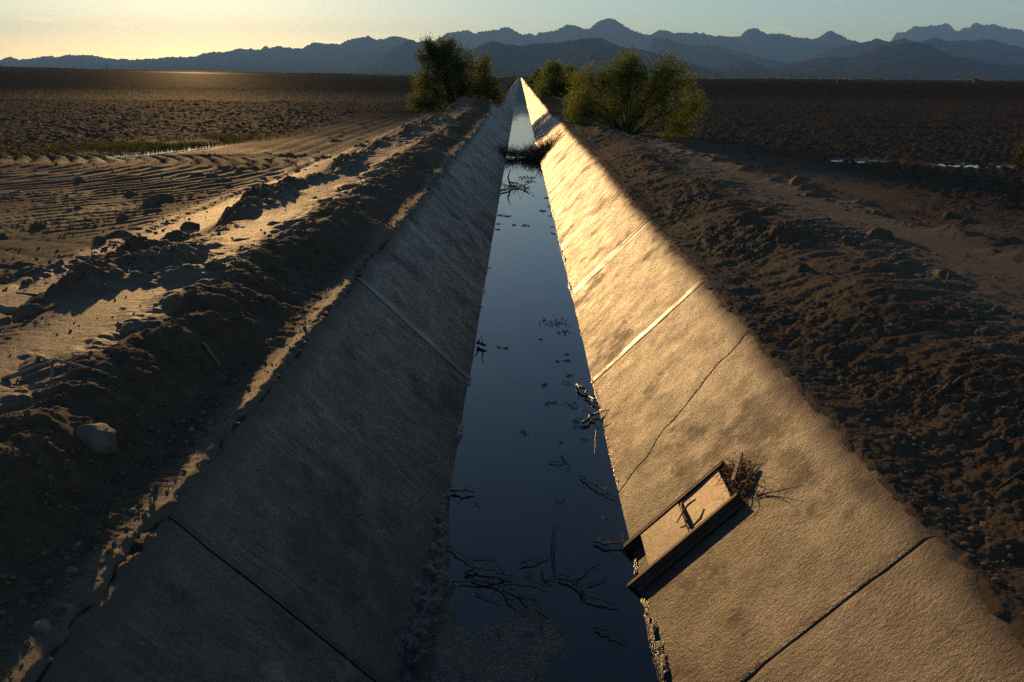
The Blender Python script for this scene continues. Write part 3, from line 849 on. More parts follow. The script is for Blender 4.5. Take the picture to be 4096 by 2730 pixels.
Vh, Fh = [], []
box_geo((0, 8000, 648.5), (22000, 0, 0), (0, 19000, 0), (0, 0, 651.5), Vh, Fh)
haze = mesh_obj("haze", Vh, Fh, mat_haze())
tag(haze, kind="stuff")

# ------------------------------------------------------------------ materials of the objects
def mat_leaf(name, c0, c1, c2, transl=0.35):
    m = Nodes(name)
    tone = m.attr("tone")
    c = m.ramp(tone, [(0.0, c0), (0.6, c1), (1.0, c2)])
    m.set(color=c, rough=0.6, spec=0.25)
    tr = m.n("ShaderNodeBsdfTranslucent")
    m.l(m.mix(1.0, c, (1.6, 1.45, 0.8), 'MULTIPLY'), tr.inputs["Color"])
    mx = m.n("ShaderNodeMixShader")
    mx.inputs[0].default_value = transl
    m.l(m.bsdf.outputs[0], mx.inputs[1]); m.l(tr.outputs[0], mx.inputs[2])
    m.l(mx.outputs[0], m.out.inputs["Surface"])
    return m.m


M_LEAF_A = mat_leaf("shrub_leaf", (0.042, 0.062, 0.018), (0.095, 0.125, 0.03), (0.18, 0.18, 0.045))
M_LEAF_B = mat_leaf("feathery_leaf", (0.055, 0.085, 0.022), (0.115, 0.155, 0.036), (0.2, 0.21, 0.05), 0.5)
M_GRASS = mat_leaf("grass_blade", (0.035, 0.042, 0.010), (0.06, 0.066, 0.016), (0.11, 0.09, 0.03), 0.35)
M_DRY = mat_leaf("dry_stem", (0.11, 0.068, 0.035), (0.21, 0.13, 0.065), (0.36, 0.25, 0.14), 0.3)
M_BARK = plain("bark", (0.075, 0.058, 0.042), 0.9, 0.2)
M_TWIG = plain("wet_twig", (0.075, 0.055, 0.04), 0.45, 0.5, scale=60)
M_DEADWOOD = plain("bleached_wood", (0.21, 0.165, 0.115), 0.8, 0.3, scale=25)
M_SLAT = plain("weathered_board", (0.30, 0.21, 0.12), 0.7, 0.3, scale=40)
M_BOULDER = plain("boulder_stone", (0.15, 0.12, 0.092), 0.85, 0.3, scale=14, bumpd=0.01)
M_STONE = plain("pale_stone", (0.17, 0.135, 0.10), 0.8, 0.35, scale=18, bumpd=0.008)
M_CLOD = plain("dry_earth", (0.15, 0.10, 0.062), 0.95, 0.15, scale=22, bumpd=0.012)
M_SCUM = plain("floating_scum", (0.13, 0.12, 0.095), 0.6, 0.4, scale=70)
M_POLE = plain("pole_wood", (0.06, 0.05, 0.04), 0.9, 0.2)


def mat_steel(name="rusty_plate", k=1.0):
    m = Nodes(name)
    n1 = m.noise(7.0, 6, 0.65); n2 = m.noise(60.0, 5, 0.7)
    c = m.ramp(n1, [(0.3, (0.16 * k, 0.085 * k, 0.04 * k)), (0.5, (0.27 * k, 0.175 * k, 0.10 * k)), (0.72, (0.40 * k, 0.31 * k, 0.21 * k))])
    c = m.mix(m.math('MULTIPLY', m.ramp(n2, [(0.35, 1.0), (0.5, 0.0)]), 0.45), c, (0.10, 0.05, 0.025))
    m.set(color=c, rough=m.math('ADD', 0.42, m.math('MULTIPLY', n2, 0.3)), spec=0.5, metal=0.15, normal=m.bump(n2, 0.7, 0.003))
    return m.m


def mat_rust_dark():
    m = Nodes("dark_rust")
    n1 = m.noise(20.0, 6, 0.65)
    c = m.ramp(n1, [(0.3, (0.06, 0.034, 0.02)), (0.7, (0.15, 0.08, 0.04))])
    m.set(color=c, rough=0.7, spec=0.35, metal=0.1, normal=m.bump(m.noise(80.0, 4), 0.8, 0.003))
    return m.m


M_STEEL, M_STEEL2, M_RUST = mat_steel("rusty_plate", 0.75), mat_steel("rustier_plate", 0.42), mat_rust_dark()

# ------------------------------------------------------------------ slide gate on the right slope
ge = Vector((KR, 0, 1)).normalized(); gn = Vector((-1, 0, KR)).normalized(); gy = Vector((0, 1, 0))


def gp(v, y, h):
    return Vector((XRW, 0, 0)) + ge * v + gy * y + gn * h


GATE = tuple(gp(0, 4.2, 0))
gate = empty("slide_gate", GATE)
tag(gate, "rusty steel slide gate in angle iron rails on the sunlit concrete slope", "gate")


def slab(name, v0, v1, y0, y1, h0, h1, mat, parent, nv=8, ny=6, wob=0.0):
    V, F = [], []
    for i in range(nv + 1):
        for j in range(ny + 1):
            v = v0 + (v1 - v0) * i / nv; y = y0 + (y1 - y0) * j / ny
            w = wob * float(vnoise(np.array(v * 6.0), np.array(y * 6.0), 501))
            V.append(tuple(gp(v, y, h1 + w)))
    n1 = ny + 1
    for i in range(nv):
        for j in range(ny):
            a = i * n1 + j
            F.append((a, a + n1, a + n1 + 1, a + 1))
    ring = [j for j in range(n1)] + [i * n1 + ny for i in range(1, nv + 1)] + [nv * n1 + j for j in range(ny - 1, -1, -1)] + [i * n1 for i in range(nv - 1, 0, -1)]
    b = len(V)
    for r in ring:
        V.append(tuple(Vector(V[r]) - gn * (h1 - h0)))
    for k in range(len(ring)):
        k2 = (k + 1) % len(ring)
        F.append((ring[k], ring[k2], b + k2, b + k))
    F.append(tuple(b + k for k in range(len(ring)))[::-1])
    return mesh_obj(name, V, F, mat, parent, GATE)


slab("gate_leaf", 0.36, 0.672, 4.036, 4.372, 0.030, 0.037, M_STEEL, gate, wob=0.003)
low = slab("lower_plate", 0.105, 0.385, 4.030, 4.376, 0.0385, 0.0455, M_STEEL2, gate, wob=0.003)
low["label"] = "browner lower sheet of the gate"
for y0, y1, vb, vt, top in ((4.384, 4.393, -0.03, 0.722, 0.052), (3.999, 4.007, -0.105, 0.712, 0.052)):
    V, F = [], []
    c = gp((vb + vt) / 2, (y0 + y1) / 2, (top - 0.06) / 2)
    box_geo(c, ge * ((vt - vb) / 2), gy * ((y1 - y0) / 2), gn * ((top + 0.06) / 2), V, F)
    sgn = -1 if y0 < 4.2 else 1
    box_geo(gp((vb + vt) / 2, (y0 if sgn < 0 else y1) + sgn * 0.02, 0.011), ge * ((vt - vb) / 2 - 0.004), gy * 0.0195, gn * 0.004, V, F)
    # turned-in top flange that holds the leaf
    box_geo(gp((vb + vt) / 2, (y1 + 0.009 if sgn < 0 else y0 - 0.009), top - 0.004), ge * ((vt - vb) / 2 - 0.006), gy * 0.0088, gn * 0.0022, V, F)
    mesh_obj("rail", V, F, M_RUST, gate, GATE)
# handle: a tapered bar standing on edge across the leaf, with a ring and a stub
V, F = [], []
prof = [(0.0, 0.004), (0.08, 0.030), (0.16, 0.042), (0.24, 0.030), (0.30, 0.005)]
for k, (dy, hh) in enumerate(prof):
    for dv in (-0.005, 0.005):
        V.append(tuple(gp(0.405 + dv, 4.345 - dy, 0.038))); V.append(tuple(gp(0.405 + dv, 4.345 - dy, 0.038 + hh)))
for k in range(len(prof) - 1):
    a = k * 4; b = a + 4
    F += [(a, a + 1, b + 1, b), (a + 3, a + 2, b + 2, b + 3), (a + 1, a + 3, b + 3, b + 1), (a, b, b + 2, a + 2)]
F += [(0, 2, 3, 1), (16, 17, 19, 18)]
handle = mesh_obj("handle", V, F, M_RUST, gate, GATE)
V, F = tube_geo([gp(0.345, 4.16, 0.062), gp(0.40, 4.175, 0.076), gp(0.455, 4.20, 0.080), gp(0.50, 4.215, 0.066)], [0.003, 0.0045, 0.006, 0.004], 6)
mesh_obj("cross_bar", V, F, M_RUST, handle, GATE, smooth=True)


def strand(p, d, length, curl, r, V, F, sides=4, seg=6, droop=0.0):
    pts = []; p = Vector(p); d = Vector(d).normalized()
    ax = Vector((rng.uniform(-1, 1), rng.uniform(-1, 1), rng.uniform(-1, 1))).normalized()
    for k in range(seg + 1):
        pts.append(p.copy())
        p = p + d * (length / seg)
        d = (Matrix.Rotation(curl / seg, 3, ax) @ d)
        d.z -= droop / seg
        d.normalize()
    tube_geo(pts, [r * (1 - 0.7 * k / seg) for k in range(seg + 1)], sides, V, F)
    return pts


def set_tone(o, n, per):
    at = o.data.attributes.new("tone", 'FLOAT', 'POINT')
    a = np.repeat(nrg.random(n // per + 1), per)[:n]
    at.data.foreach_set("value", a.astype(np.float32))


V, F = [], []
for k in range(260):
    v = rng.gauss(0.745, 0.035); y = rng.uniform(4.04, 4.34); h = abs(rng.gauss(0.012, 0.022))
    d = ge * rng.uniform(-1, 1) + gy * rng.uniform(-1, 1) + gn * rng.uniform(-0.15, 0.3)
    strand(gp(v, y, h), d, rng.uniform(0.05, 0.13), rng.uniform(-3.0, 3.0), rng.uniform(0.0012, 0.003), V, F)
for k in range(3):                                   # loose curls sticking out towards the lip
    strand(gp(0.80, rng.uniform(3.98, 4.1), 0.05), ge * 0.8 + gy * rng.uniform(-0.9, 0.3) + gn * 0.35, rng.uniform(0.12, 0.22), rng.uniform(-2, 2), 0.003, V, F)
wc = mesh_obj("dry_weed_clump", V, F, M_DRY, None, tuple(gp(0.76, 4.2, 0)))
set_tone(wc, len(V), 28)
tag(wc, "tangle of dry brown weeds caught above the steel gate", "weeds")
V, F = [], []
a, b = gp(0.838, 4.29, 0.062), gp(0.725, 4.14, 0.050)
dd = (b - a).normalized(); sd_ = dd.cross(gn).normalized(); nn = sd_.cross(dd)
box_geo((a + b) / 2, dd * ((b - a).length / 2), sd_ * 0.013, nn * 0.005, V, F)
sl = mesh_obj("wooden_slat", V, F, M_SLAT, None, tuple(b))
tag(sl, "short flat wooden slat lying across the weeds above the gate", "wood slat")

# ------------------------------------------------------------------ twigs and branches in the canal
T6=[[(-0.411,5.046),(-0.27,5.031)],[(-0.257,4.932),(-0.213,4.863)],[(-0.393,4.406),(-0.294,4.265),(-0.223,4.179)],[(-0.239,4.267),(-0.169,4.261),(-0.11,4.269)],[(0.018,4.197),(0.087,4.212),(0.199,4.297)],[(-0.261,4.092),(-0.207,4.133),(-0.141,4.108),(-0.02,4.059)],[(-0.334,4.015),(-0.208,4.005),(-0.076,4.045),(0.078,4.029),(0.14,3.987),(0.167,3.963)],[(-0.259,4.054),(-0.074,3.97),(-0.046,3.899),(0.042,3.74),(0.049,3.69)],[(-0.068,3.971),(0.016,3.924),(0.069,3.819),(0.173,3.726)],[(0.051,4.105),(0.1,4.074),(0.141,4.012)],[(0.148,4.18),(0.146,4.062),(0.197,4.013)],[(0.156,4.044),(0.249,4.09),(0.308,4.13)],[(0.233,4.052),(0.308,4.015),(0.345,3.943),(0.368,3.877),(0.465,3.833),(0.53,3.817)],[(0.309,4.028),(0.38,4.145),(0.469,4.254)],[(0.384,4.005),(0.45,4.043),(0.49,4.095)],[(0.447,4.439),(0.519,4.397),(0.618,4.413),(0.673,4.371),(0.753,4.247)],[(0.432,5.298),(0.466,5.219),(0.559,5.088),(0.641,4.98)],[(0.392,3.633),(0.46,3.577),(0.529,3.518)],[(-0.2,3.919),(-0.14,3.879),(-0.079,3.845)],[(0.016,3.9),(0.077,3.889),(0.13,3.855)],[(-0.086,3.629),(-0.072,3.536)],[(0.129,3.797),(0.126,3.644),(0.133,3.55)]]
T8=[[(-0.404,8.232),(-0.345,8.192),(-0.287,8.152)],[(0.4,7.171),(0.458,7.123)],[(0.505,7.076),(0.571,6.92),(0.611,6.74),(0.652,6.597)],[(0.512,6.216),(0.569,6.321),(0.657,6.417)],[(0.563,6.243),(0.651,6.35)],[(0.608,6.193),(0.566,5.808),(0.546,5.61)],[(0.32,5.658),(0.329,5.562),(0.366,5.511),(0.364,5.399)],[(0.23,5.528),(0.304,5.499),(0.35,5.542)]]
T7=[[(-0.411,20.129),(-0.268,20.356),(-0.2,20.962),(-0.009,20.976),(0.124,20.985),(0.264,21.633)],[(-0.246,21.595),(-0.069,21.445),(0.105,20.984)],[(0.123,20.755),(0.249,20.174)],[(-0.2,20.962),(-0.255,22.357),(-0.226,23.46)],[(-0.425,15.373),(-0.348,15.727),(-0.383,15.997)],[(-0.411,14.877),(-0.35,14.643)]]
SC=[(0.407,9.099,0.18),(0.486,8.734,0.08),(0.234,8.472,0.018),(-0.187,8.176,0.025),(-0.118,8.166,0.025),(0.474,7.973,0.025),(0.464,7.777,0.042),(0.379,7.755,0.022),(0.236,7.1,0.035),(0.476,7.349,0.034),(0.282,6.658,0.052),(0.446,6.619,0.073),(0.466,6.279,0.03),(0.459,6.151,0.044),(0.055,6.041,0.04),(0.496,5.922,0.033),(0.325,5.875,0.015),(0.28,4.954,0.033),(0.544,4.746,0.032),(0.233,3.604,0.038),(0.228,3.771,0.017),(-0.069,3.428,0.013),(0.224,3.414,0.024),(-0.273,3.784,0.008),(0.479,17.253,0.079),(0.314,19.553,0.021),(-0.086,15.521,0.05),(0.128,15.472,0.085),(0.614,19.176,0.07),(0.634,17.9,0.066),(0.615,16.627,0.053),(-0.322,16.621,0.091),(-0.184,16.531,0.061),(-0.36,15.637,0.043),(-0.36,15.042,0.055),(0.593,15.344,0.042),(0.597,14.693,0.054),(0.217,23.116,0.252),(0.271,22.222,0.161)]


def twig(name, pts, r, label, cat, group=None, mat=None, side=2, z=0.008, lift=0.0):
    P = []
    for i in range(len(pts) - 1):
        (x0, y0), (x1, y1) = pts[i], pts[i + 1]
        for k in range(4):
            f = k / 4
            P.append((x0 + (x1 - x0) * f, y0 + (y1 - y0) * f))
    P.append(pts[-1])
    n = len(P)
    Q = []
    for k, (x, y) in enumerate(P):
        w = r * 1.6
        Q.append(Vector((x + rng.uniform(-w, w), y + rng.uniform(-w, w), z + r * 0.4 + lift * math.sin(math.pi * k / (n - 1)) + rng.uniform(0, r))))
    V, F = tube_geo(Q, [r * (1 - 0.55 * k / (n - 1)) * rng.uniform(0.85, 1.2) for k in range(n)], 6)
    for k in range(side):
        i = rng.randrange(1, n - 1)
        d = Vector((rng.uniform(-1, 1), rng.uniform(-1, 1), rng.uniform(0.0, 0.5)))
        strand(Q[i], d, rng.uniform(4, 11) * r + 0.02, rng.uniform(-1, 1), r * 0.5, V, F, 5, 4)
    base = tuple(Q[n // 2])
    o = mesh_obj(name, V, F, mat or M_TWIG, None, base, smooth=True)
    return tag(o, label, cat, group)


TW_LAB = {0: ("stick", 0.012, "dark stick at the foot of the shaded slope, farthest of the left edge sticks"),
          2: ("twig", 0.007, "slanting twig running out from the left mud edge towards the pile"),
          4: ("twig", 0.007, "curved twig floating just beyond the twig pile in midstream"),
          5: ("branch", 0.012, "thick dark branch at the left end of the twig pile"),
          6: ("branch", 0.006, "longest twig of the pile, lying straight across the canal"),
          7: ("branch", 0.007, "bent twig hooking from the pile down towards the viewer"),
          8: ("branch", 0.006, "forked twig slanting from the pile's middle towards the gate side"),
          12: ("branch", 0.009, "long dark branch reaching from the twig pile to the foot of the gate rail"),
          13: ("twig", 0.005, "thin straight twig pointing up canal at the right of the pile"),
          15: ("branch", 0.009, "curved brown stick reaching from the water into the gate's mouth"),
          16: ("branch", 0.008, "knobbly dark branch at the right water edge upstream of the gate"),
          17: ("stick", 0.007, "dark stick in the mud below the gate at the right edge")}
for i, p in enumerate(T6):
    if i in TW_LAB:
        nm, r, lab = TW_LAB[i]
        twig(nm, p, r * 0.75, lab, "stick" if nm == "stick" else nm, None, lift=0.008, side=3)
    else:
        twig("twig", p, 0.0035, "small thin twig among the twig pile in the near shallows", "twig", "small twigs in the near shallows", side=2)
T8_LAB = {0: ("stick", 0.017, "short chunky piece of wood at the left edge of the water"),
          2: ("branch", 0.013, "rough dark branch along the right water edge by the second joint"),
          3: ("branch", 0.012, "rusty brown forked stick jutting from the right slope into the water")}
for i, p in enumerate(T8):
    if i in T8_LAB:
        nm, r, lab = T8_LAB[i]
        twig(nm, p, r, lab, nm, None, lift=0.012, side=3)
    else:
        twig("twig", p, 0.004, "small thin twig floating on the open water above the gate", "twig", "small twigs on the open water", side=2)

for k, (x, y) in enumerate(((0.215, 4.29), (0.205, 4.36))):     # two reeds standing in the shallows
    V, F = tube_geo([(x, y, -0.03), (x + 0.004, y + 0.01, 0.09), (x + 0.012, y + 0.02, 0.21 - 0.05 * k)], [0.004, 0.003, 0.0015], 5)
    o = mesh_obj("reed", V, F, M_TWIG, None, (x, y, 0), smooth=True)
    tag(o, "thin dead reed standing upright in the water beyond the twig pile", "reed", "two reeds in the shallows")

# the branch lodged twenty metres off
V, F = [], []
for p in T7[:4]:
    q = [Vector((x, y, 0.03 + rng.uniform(0, 0.03))) for x, y in p]
    if p is T7[3]: q = [Vector((-0.20, 20.9, 0.03)), Vector((-0.26, 21.0, 0.25)), Vector((-0.21, 21.05, 0.42))]
    tube_geo(q, [0.022 - 0.013 * k / (len(q) - 1) for k in range(len(q))], 6, V, F)
for k in range(26):
    x = rng.uniform(-0.35, 0.22)
    strand((x, 20.9 + rng.uniform(-0.25, 0.35), 0.02), (rng.uniform(-1, 1), rng.uniform(-1, 1), rng.uniform(-0.05, 0.7)), rng.uniform(0.1, 0.35), rng.uniform(-1.6, 1.6), 0.007, V, F)
o = mesh_obj("dead_branch", V, F, M_TWIG, None, (-0.1, 20.9, 0), smooth=True)
tag(o, "dark many-forked dead branch lying in the water short of the brush pile", "branch")

# brush pile that spans the canal
V, F = [], []
for k in range(1500):
    right_side = rng.random() < 0.62
    x = rng.gauss(0.62, 0.24) if right_side else rng.uniform(-0.62, 0.5)
    y = 29.0 + rng.gauss(0, 0.32)
    zb = max(0.0, (x - XRW) / KR, (XLW - x) / KL) + rng.uniform(0, 0.12)
    d = (rng.gauss(0.25 if right_side else -0.05, 0.6), rng.gauss(0, 0.6), rng.uniform(0.15, 1.0))
    strand((x, y, zb), d, rng.uniform(0.18, 0.55) * (1.0 if right_side else 0.8), rng.uniform(-1.9, 1.9), rng.uniform(0.004, 0.010), V, F, 3, 5, rng.uniform(0, 0.5))
o = mesh_obj("brush_pile", V, F, M_DRY, None, (0.3, 29.0, 0))
set_tone(o, len(V), 18)
tag(o, "pile of dry brown tumbleweed brush damming the canal", "brush")

# scum and leaf litter floating on the water: uncountable flecks, one object; the largest raft is a thing
def flecks(spots, V, F):
    for (x, y, r) in spots:
        n = int(10 + r * 300)
        sy = 1.9 if y < 10 else 2.6
        for j in range(n):
            a = rng.uniform(0, 6.283); q = rng.random() ** 0.6
            cx, cy = x + r * q * math.cos(a), y + r * sy * q * math.sin(a) * rng.uniform(0.4, 1)
            s = rng.uniform(0.004, 0.012) * (1 + 0.05 * y)
            b = len(V); m_ = 6
            V.append((cx, cy, 0.002 + s * rng.uniform(0.3, 0.8)))
            for i in range(m_):
                t_ = 6.283 * i / m_ + rng.uniform(-0.3, 0.3)
                V.append((cx + s * math.cos(t_) * rng.uniform(0.6, 1.5), cy + s * math.sin(t_) * rng.uniform(0.6, 1.5), -0.003))
            for i in range(m_): F.append((b, b + 1 + i, b + 1 + (i + 1) % m_))
    return V, F


V, F = flecks(SC, [], [])
o = mesh_obj("floating_scum", V, F, M_SCUM, None, (0.1, 8, 0), smooth=True)
tag(o, "flecks of scum and litter floating on the canal", "scum", kind="stuff")

# ------------------------------------------------------------------ stones and clods
def lump_mesh(name, seed, facets, sx, sy, sz, mat):
    """a stone: subdivided icosahedron, planed by random cuts when facets > 0"""
    import bmesh
    bm = bmesh.new()
    bmesh.ops.create_icosphere(bm, subdivisions=3 if facets else 4, radius=1.0)
    r_ = random.Random(seed)
    cuts = []
    for k in range(facets):
        d = Vector((r_.gauss(0, 1), r_.gauss(0, 1), r_.gauss(0, 1))).normalized()
        cuts.append((d, r_.uniform(0.55, 0.85)))
    for v in bm.verts:
        p = v.co.copy()
        for d, h in cuts:
            q = p.dot(d)
            if q > h: p = p - d * (q - h) * 0.96
        n = float(vnoise(np.array(p.x * 2.3 + seed), np.array(p.y * 2.3 + p.z * 1.7), seed)) * 0.16
        n += float(vnoise(np.array(p.x * 7 + seed), np.array(p.y * 7 + p.z * 5), seed)) * (0.03 if facets else 0.10)
        p = p * (1 + n)
        v.co = Vector((p.x * sx, p.y * sy, max(p.z, -0.45) * sz))
    me = bpy.data.meshes.new(name)
    bm.to_mesh(me); bm.free()
    me.materials.append(mat)
    me.polygons.foreach_set("use_smooth", np.ones(len(me.polygons), dtype=bool))
    return me


def put(name, me, x, y, rz, label, cat, group=None, sink=0.0, z=None):
    o = bpy.data.objects.new(name, me)
    link(o, None, (x, y, (ground_at(x, y) if z is None else z) - sink))
    o.rotation_euler = (rng.uniform(-0.1, 0.1), rng.uniform(-0.1, 0.1), rz)
    return tag(o, label, cat, group)


put("boulder", lump_mesh("boulder", 8, 16, 0.105, 0.085, 0.115, M_BOULDER), -1.80, 3.42, 0.9, "large angular pale stone half sunk in the shaded left bank", "rock", sink=0.0)
SM = [lump_mesh("stone", 20 + k, 6, 1.0, rng.uniform(0.6, 0.9), 0.6, M_STONE) for k in range(4)]
ST = [(-1.50, 3.05, 0.022, "small lit brown stone on the left lip, nearest the concrete"), (-1.56, 3.85, 0.028, None), (-1.52, 2.62, 0.032, None), (-1.58, 2.78, 0.024, None),
      (-1.46, 2.30, 0.045, "pale stone low on the left bank beside the concrete lip at the frame's lower left"), (-1.43, 2.40, 0.022, None), (-2.3, 4.3, 0.03, None), (-1.50, 4.25, 0.022, None),]
for k, (x, y, s, lab) in enumerate(ST):
    o = put("stone", SM[k % 4], x, y, rng.uniform(0, 6), lab or "small rounded stone lying in the shade of the left bank", "stone", None if lab else "stones on the left bank", sink=0.2 * s)
    o.scale = (s, s, s)
SR = [(1.80, 3.0, 0.035, "dark stone on the right bank close to the concrete lip"), (2.84, 10.1, 0.03, None), (2.3, 5.0, 0.03, None), (2.6, 6.6, 0.035, None), (3.3, 8.2, 0.04, None), (2.2, 3.9, 0.028, None)]
for k, (x, y, s, lab) in enumerate(SR):
    o = put("stone", SM[(k + 1) % 4], x, y, rng.uniform(0, 6), lab or "small stone lying on the right bank", "stone", None if lab else "stones on the right bank", sink=0.2 * s)
    o.scale = (s, s, s)
    o.material_slots[0].link = 'OBJECT'; o.material_slots[0].material = M_CLOD

CM = [lump_mesh("earth_clod", 60 + k, 0, 1.0, rng.uniform(0.65, 0.95), rng.uniform(0.75, 1.05), M_CLOD) for k in range(5)]
CL = [(-4.45, 11.7, 0.12, "upright earth clod standing on the pale track, casting a long shadow"), (-6.1, 14.5, 0.17, "largest dark clod among the furrows left of the track"),
      (-4.22, 10.3, 0.13, "pointed clod in the middle of the pale track")]
CL += [(-4.40, 10.15, 0.08, "small clod touching the pointed clod on the pale track"), (-5.27, 10.8, 0.10, None), (-4.67, 9.5, 0.11, "rounded clod at the left edge of the pale track, nearer than the pointed one"),
       (-3.15, 5.4, 0.10, "nearest clod, low on the outer side of the left berm"), (-5.9, 12.9, 0.12, None), (-7.4, 16.0, 0.13, None), (-6.8, 12.2, 0.10, None), (-3.9, 8.2, 0.09, None),
       (-5.5, 16.6, 0.10, None), (-3.95, 14.2, 0.09, None), (-8.8, 17.5, 0.12, "farthest left clod, by the curved tyre furrows"), (-2.35, 6.6, 0.09, "dark clod on the sunlit top of the left berm"), (-5.4, 8.8, 0.11, None)]
for k, (x, y, s, lab) in enumerate(CL):
    o = put("earth_clod", CM[k % 5], x, y, rng.uniform(0, 6), lab or "dark crumbly earth clod lying between track and furrows left of the canal", "earth clod", None if lab else "earth clods left of the canal", sink=0.1 * s)
    o.scale = (s, s, s * 0.9)

# loose crumbs of earth and grit strewn over both banks: past counting, one object
def crumb_layer():
    n = 15000
    yy = 1.7 * np.exp(nrg.random(n) * math.log(26 / 1.7))
    lf = nrg.random(n) < 0.5
    s_ = nrg.random(n) ** 1.2 * (0.62 * yy + 0.6)
    s_ = np.where(s_ < 0.05, 0.05 + nrg.random(n) * 0.2, s_)
    xx = np.where(lf, XLW - KL * ZT - s_, XRW + KR * ZT + s_)
    dens = fbm(xx * 0.9, yy * 0.9, 3, 801)
    keep = (dens > -0.15 + 0.5 * (nrg.random(n) - 0.5)) & ~(lf & (((s_ > 0.75) & (s_ < 1.5)) | ((s_ > 2.3) & (s_ < 3.4))) & (nrg.random(n) < 0.75))
    xx, yy = xx[keep], yy[keep]
    zz = ground_height(xx[None, :], yy[None, :])[0][0]
    n = len(xx)
    sz = (0.003 + 0.013 * nrg.random(n) ** 3.5) * (0.8 + 0.07 * yy)
    t_ = (1 + 5 ** 0.5) / 2
    iv = np.array([(-1, t_, 0), (1, t_, 0), (-1, -t_, 0), (1, -t_, 0), (0, -1, t_), (0, 1, t_), (0, -1, -t_), (0, 1, -t_), (t_, 0, -1), (t_, 0, 1), (-t_, 0, -1), (-t_, 0, 1)]) / math.hypot(1, t_)
    fi = np.array([(0, 11, 5), (0, 5, 1), (0, 1, 7), (0, 7, 10), (0, 10, 11), (1, 5, 9), (5, 11, 4), (11, 10, 2), (10, 7, 6), (7, 1, 8), (3, 9, 4), (3, 4, 2), (3, 2, 6), (3, 6, 8), (3, 8, 9), (4, 9, 5), (2, 4, 11), (6, 2, 10), (8, 6, 7), (9, 8, 1)])
    V = iv[None] * (1 + 0.35 * (nrg.random((n, 12, 1)) - 0.5)) * sz[:, None, None] * (0.7 + 0.7 * nrg.random((n, 1, 3))) * np.array([1, 1, 0.8])
    V = V + np.stack([xx, yy, zz + sz * 0.25], -1)[:, None, :]
    F = (fi[None] + 12 * np.arange(n)[:, None, None]).reshape(-1, 3)
    o = mesh_obj("soil_crumbs", V.reshape(-1, 3), F, M_CLOD, None, (0, 5, 1.0))
    tag(o, "loose crumbs of earth and grit strewn over both banks", "crumbs", kind="stuff")


crumb_layer()

# ------------------------------------------------------------------ dead wood on the banks
def wood(name, pts, r, label, cat, group=None, mat=None):
    Q = [Vector((x, y, ground_at(x, y) + r * 0.6 + dz)) for x, y, dz in pts]
    R_ = []
    for i in range(len(Q) - 1):
        for k in range(5): R_.append(Q[i].lerp(Q[i + 1], k / 5) + Vector((rng.uniform(-r, r), rng.uniform(-r, r), rng.uniform(-r, r))) * 0.4)
    R_.append(Q[-1])
    V, F = tube_geo(R_, [r * (1 - 0.45 * k / (len(R_) - 1)) * rng.uniform(0.85, 1.15) for k in range(len(R_))], 8)
    if r > 0.008:
        for k in range(2): strand(R_[rng.randrange(2, len(R_))], (rng.uniform(-1, 1), rng.uniform(-1, 1), 0.3), r * 5, 0.6, r * 0.4, V, F, 5, 4)
    o = mesh_obj(name, V, F, mat or M_DEADWOOD, None, tuple(Q[0]), smooth=True)
    return tag(o, label, cat, group)


wood("log", [(-4.55, 7.2, 0.0), (-4.2, 7.08, 0.03), (-3.85, 7.0, 0.0)], 0.05, "pale bleached log lying at the left edge of the track", "log")
wood("stick", [(-2.55, 4.05, 0.0), (-2.3, 4.12, 0.03), (-2.0, 4.02, 0.0)], 0.012, "pale dry stick lying flat on the left bank beyond the large stone", "stick")
wood("stick", [(-2.5, 4.3, 0.0), (-2.33, 4.12, 0.03), (-2.25, 3.95, 0.0)], 0.010, "pale dry stick crossing another one on the left bank", "stick")
wood("stick", [(-1.80, 4.75, 0.0), (-1.68, 4.66, 0.02)], 0.010, "short pale stick alone in the shade on the left berm's inner slope", "stick")
wood("stick", [(2.1, 4.1, 0.0), (2.25, 4.22, 0.02), (2.42, 4.3, 0.0)], 0.016, "dark stick on the right bank above the gate", "stick", None, M_BARK)
wood("stick", [(2.35, 3.35, 0.0), (2.15, 3.32, 0.01), (1.95, 3.22, 0.0)], 0.010, "thin dark stick on the right bank near the frame's right edge", "stick", None, M_BARK)
wood("twig", [(3.05, 6.10, 0.02), (3.10, 6.16, 0.08), (3.15, 6.12, 0.03)], 0.006, "small pale curled twig on the right berm", "twig")
wood("stick", [(2.95, 9.0, 0.0), (3.25, 9.06, 0.02)], 0.012, "thin dark stick on top of the right berm, farther off", "stick", None, M_BARK)


# ------------------------------------------------------------------ shrubs
def foliage(name, centers, dirs, leaf_l, leaf_w, mat, parent, base, tone):
    """one small bent leaf (two quads' worth of triangles) per centre"""
    n = len(centers)
    d = dirs / np.linalg.norm(dirs, axis=1, keepdims=True)
    rnd = nrg.normal(size=(n, 3))
    s = np.cross(d, rnd); s /= np.linalg.norm(s, axis=1, keepdims=True)
    ll = leaf_l * (0.6 + 0.8 * nrg.random(n))[:, None]; ww = leaf_w * (0.6 + 0.8 * nrg.random(n))[:, None]
    a = centers; b = centers + d * ll * 0.5 + s * ww; c = centers + d * ll; e = centers + d * ll * 0.5 - s * ww
    V = np.stack([a, b, c, e], 1).reshape(-1, 3)
    F = np.arange(4 * n).reshape(n, 4)
    o = mesh_obj(name, V, F, mat, parent, base)
    at = o.data.attributes.new("tone", 'FLOAT', 'POINT')
    at.data.foreach_set("value", np.repeat(tone, 4).astype(np.float32))
    return o


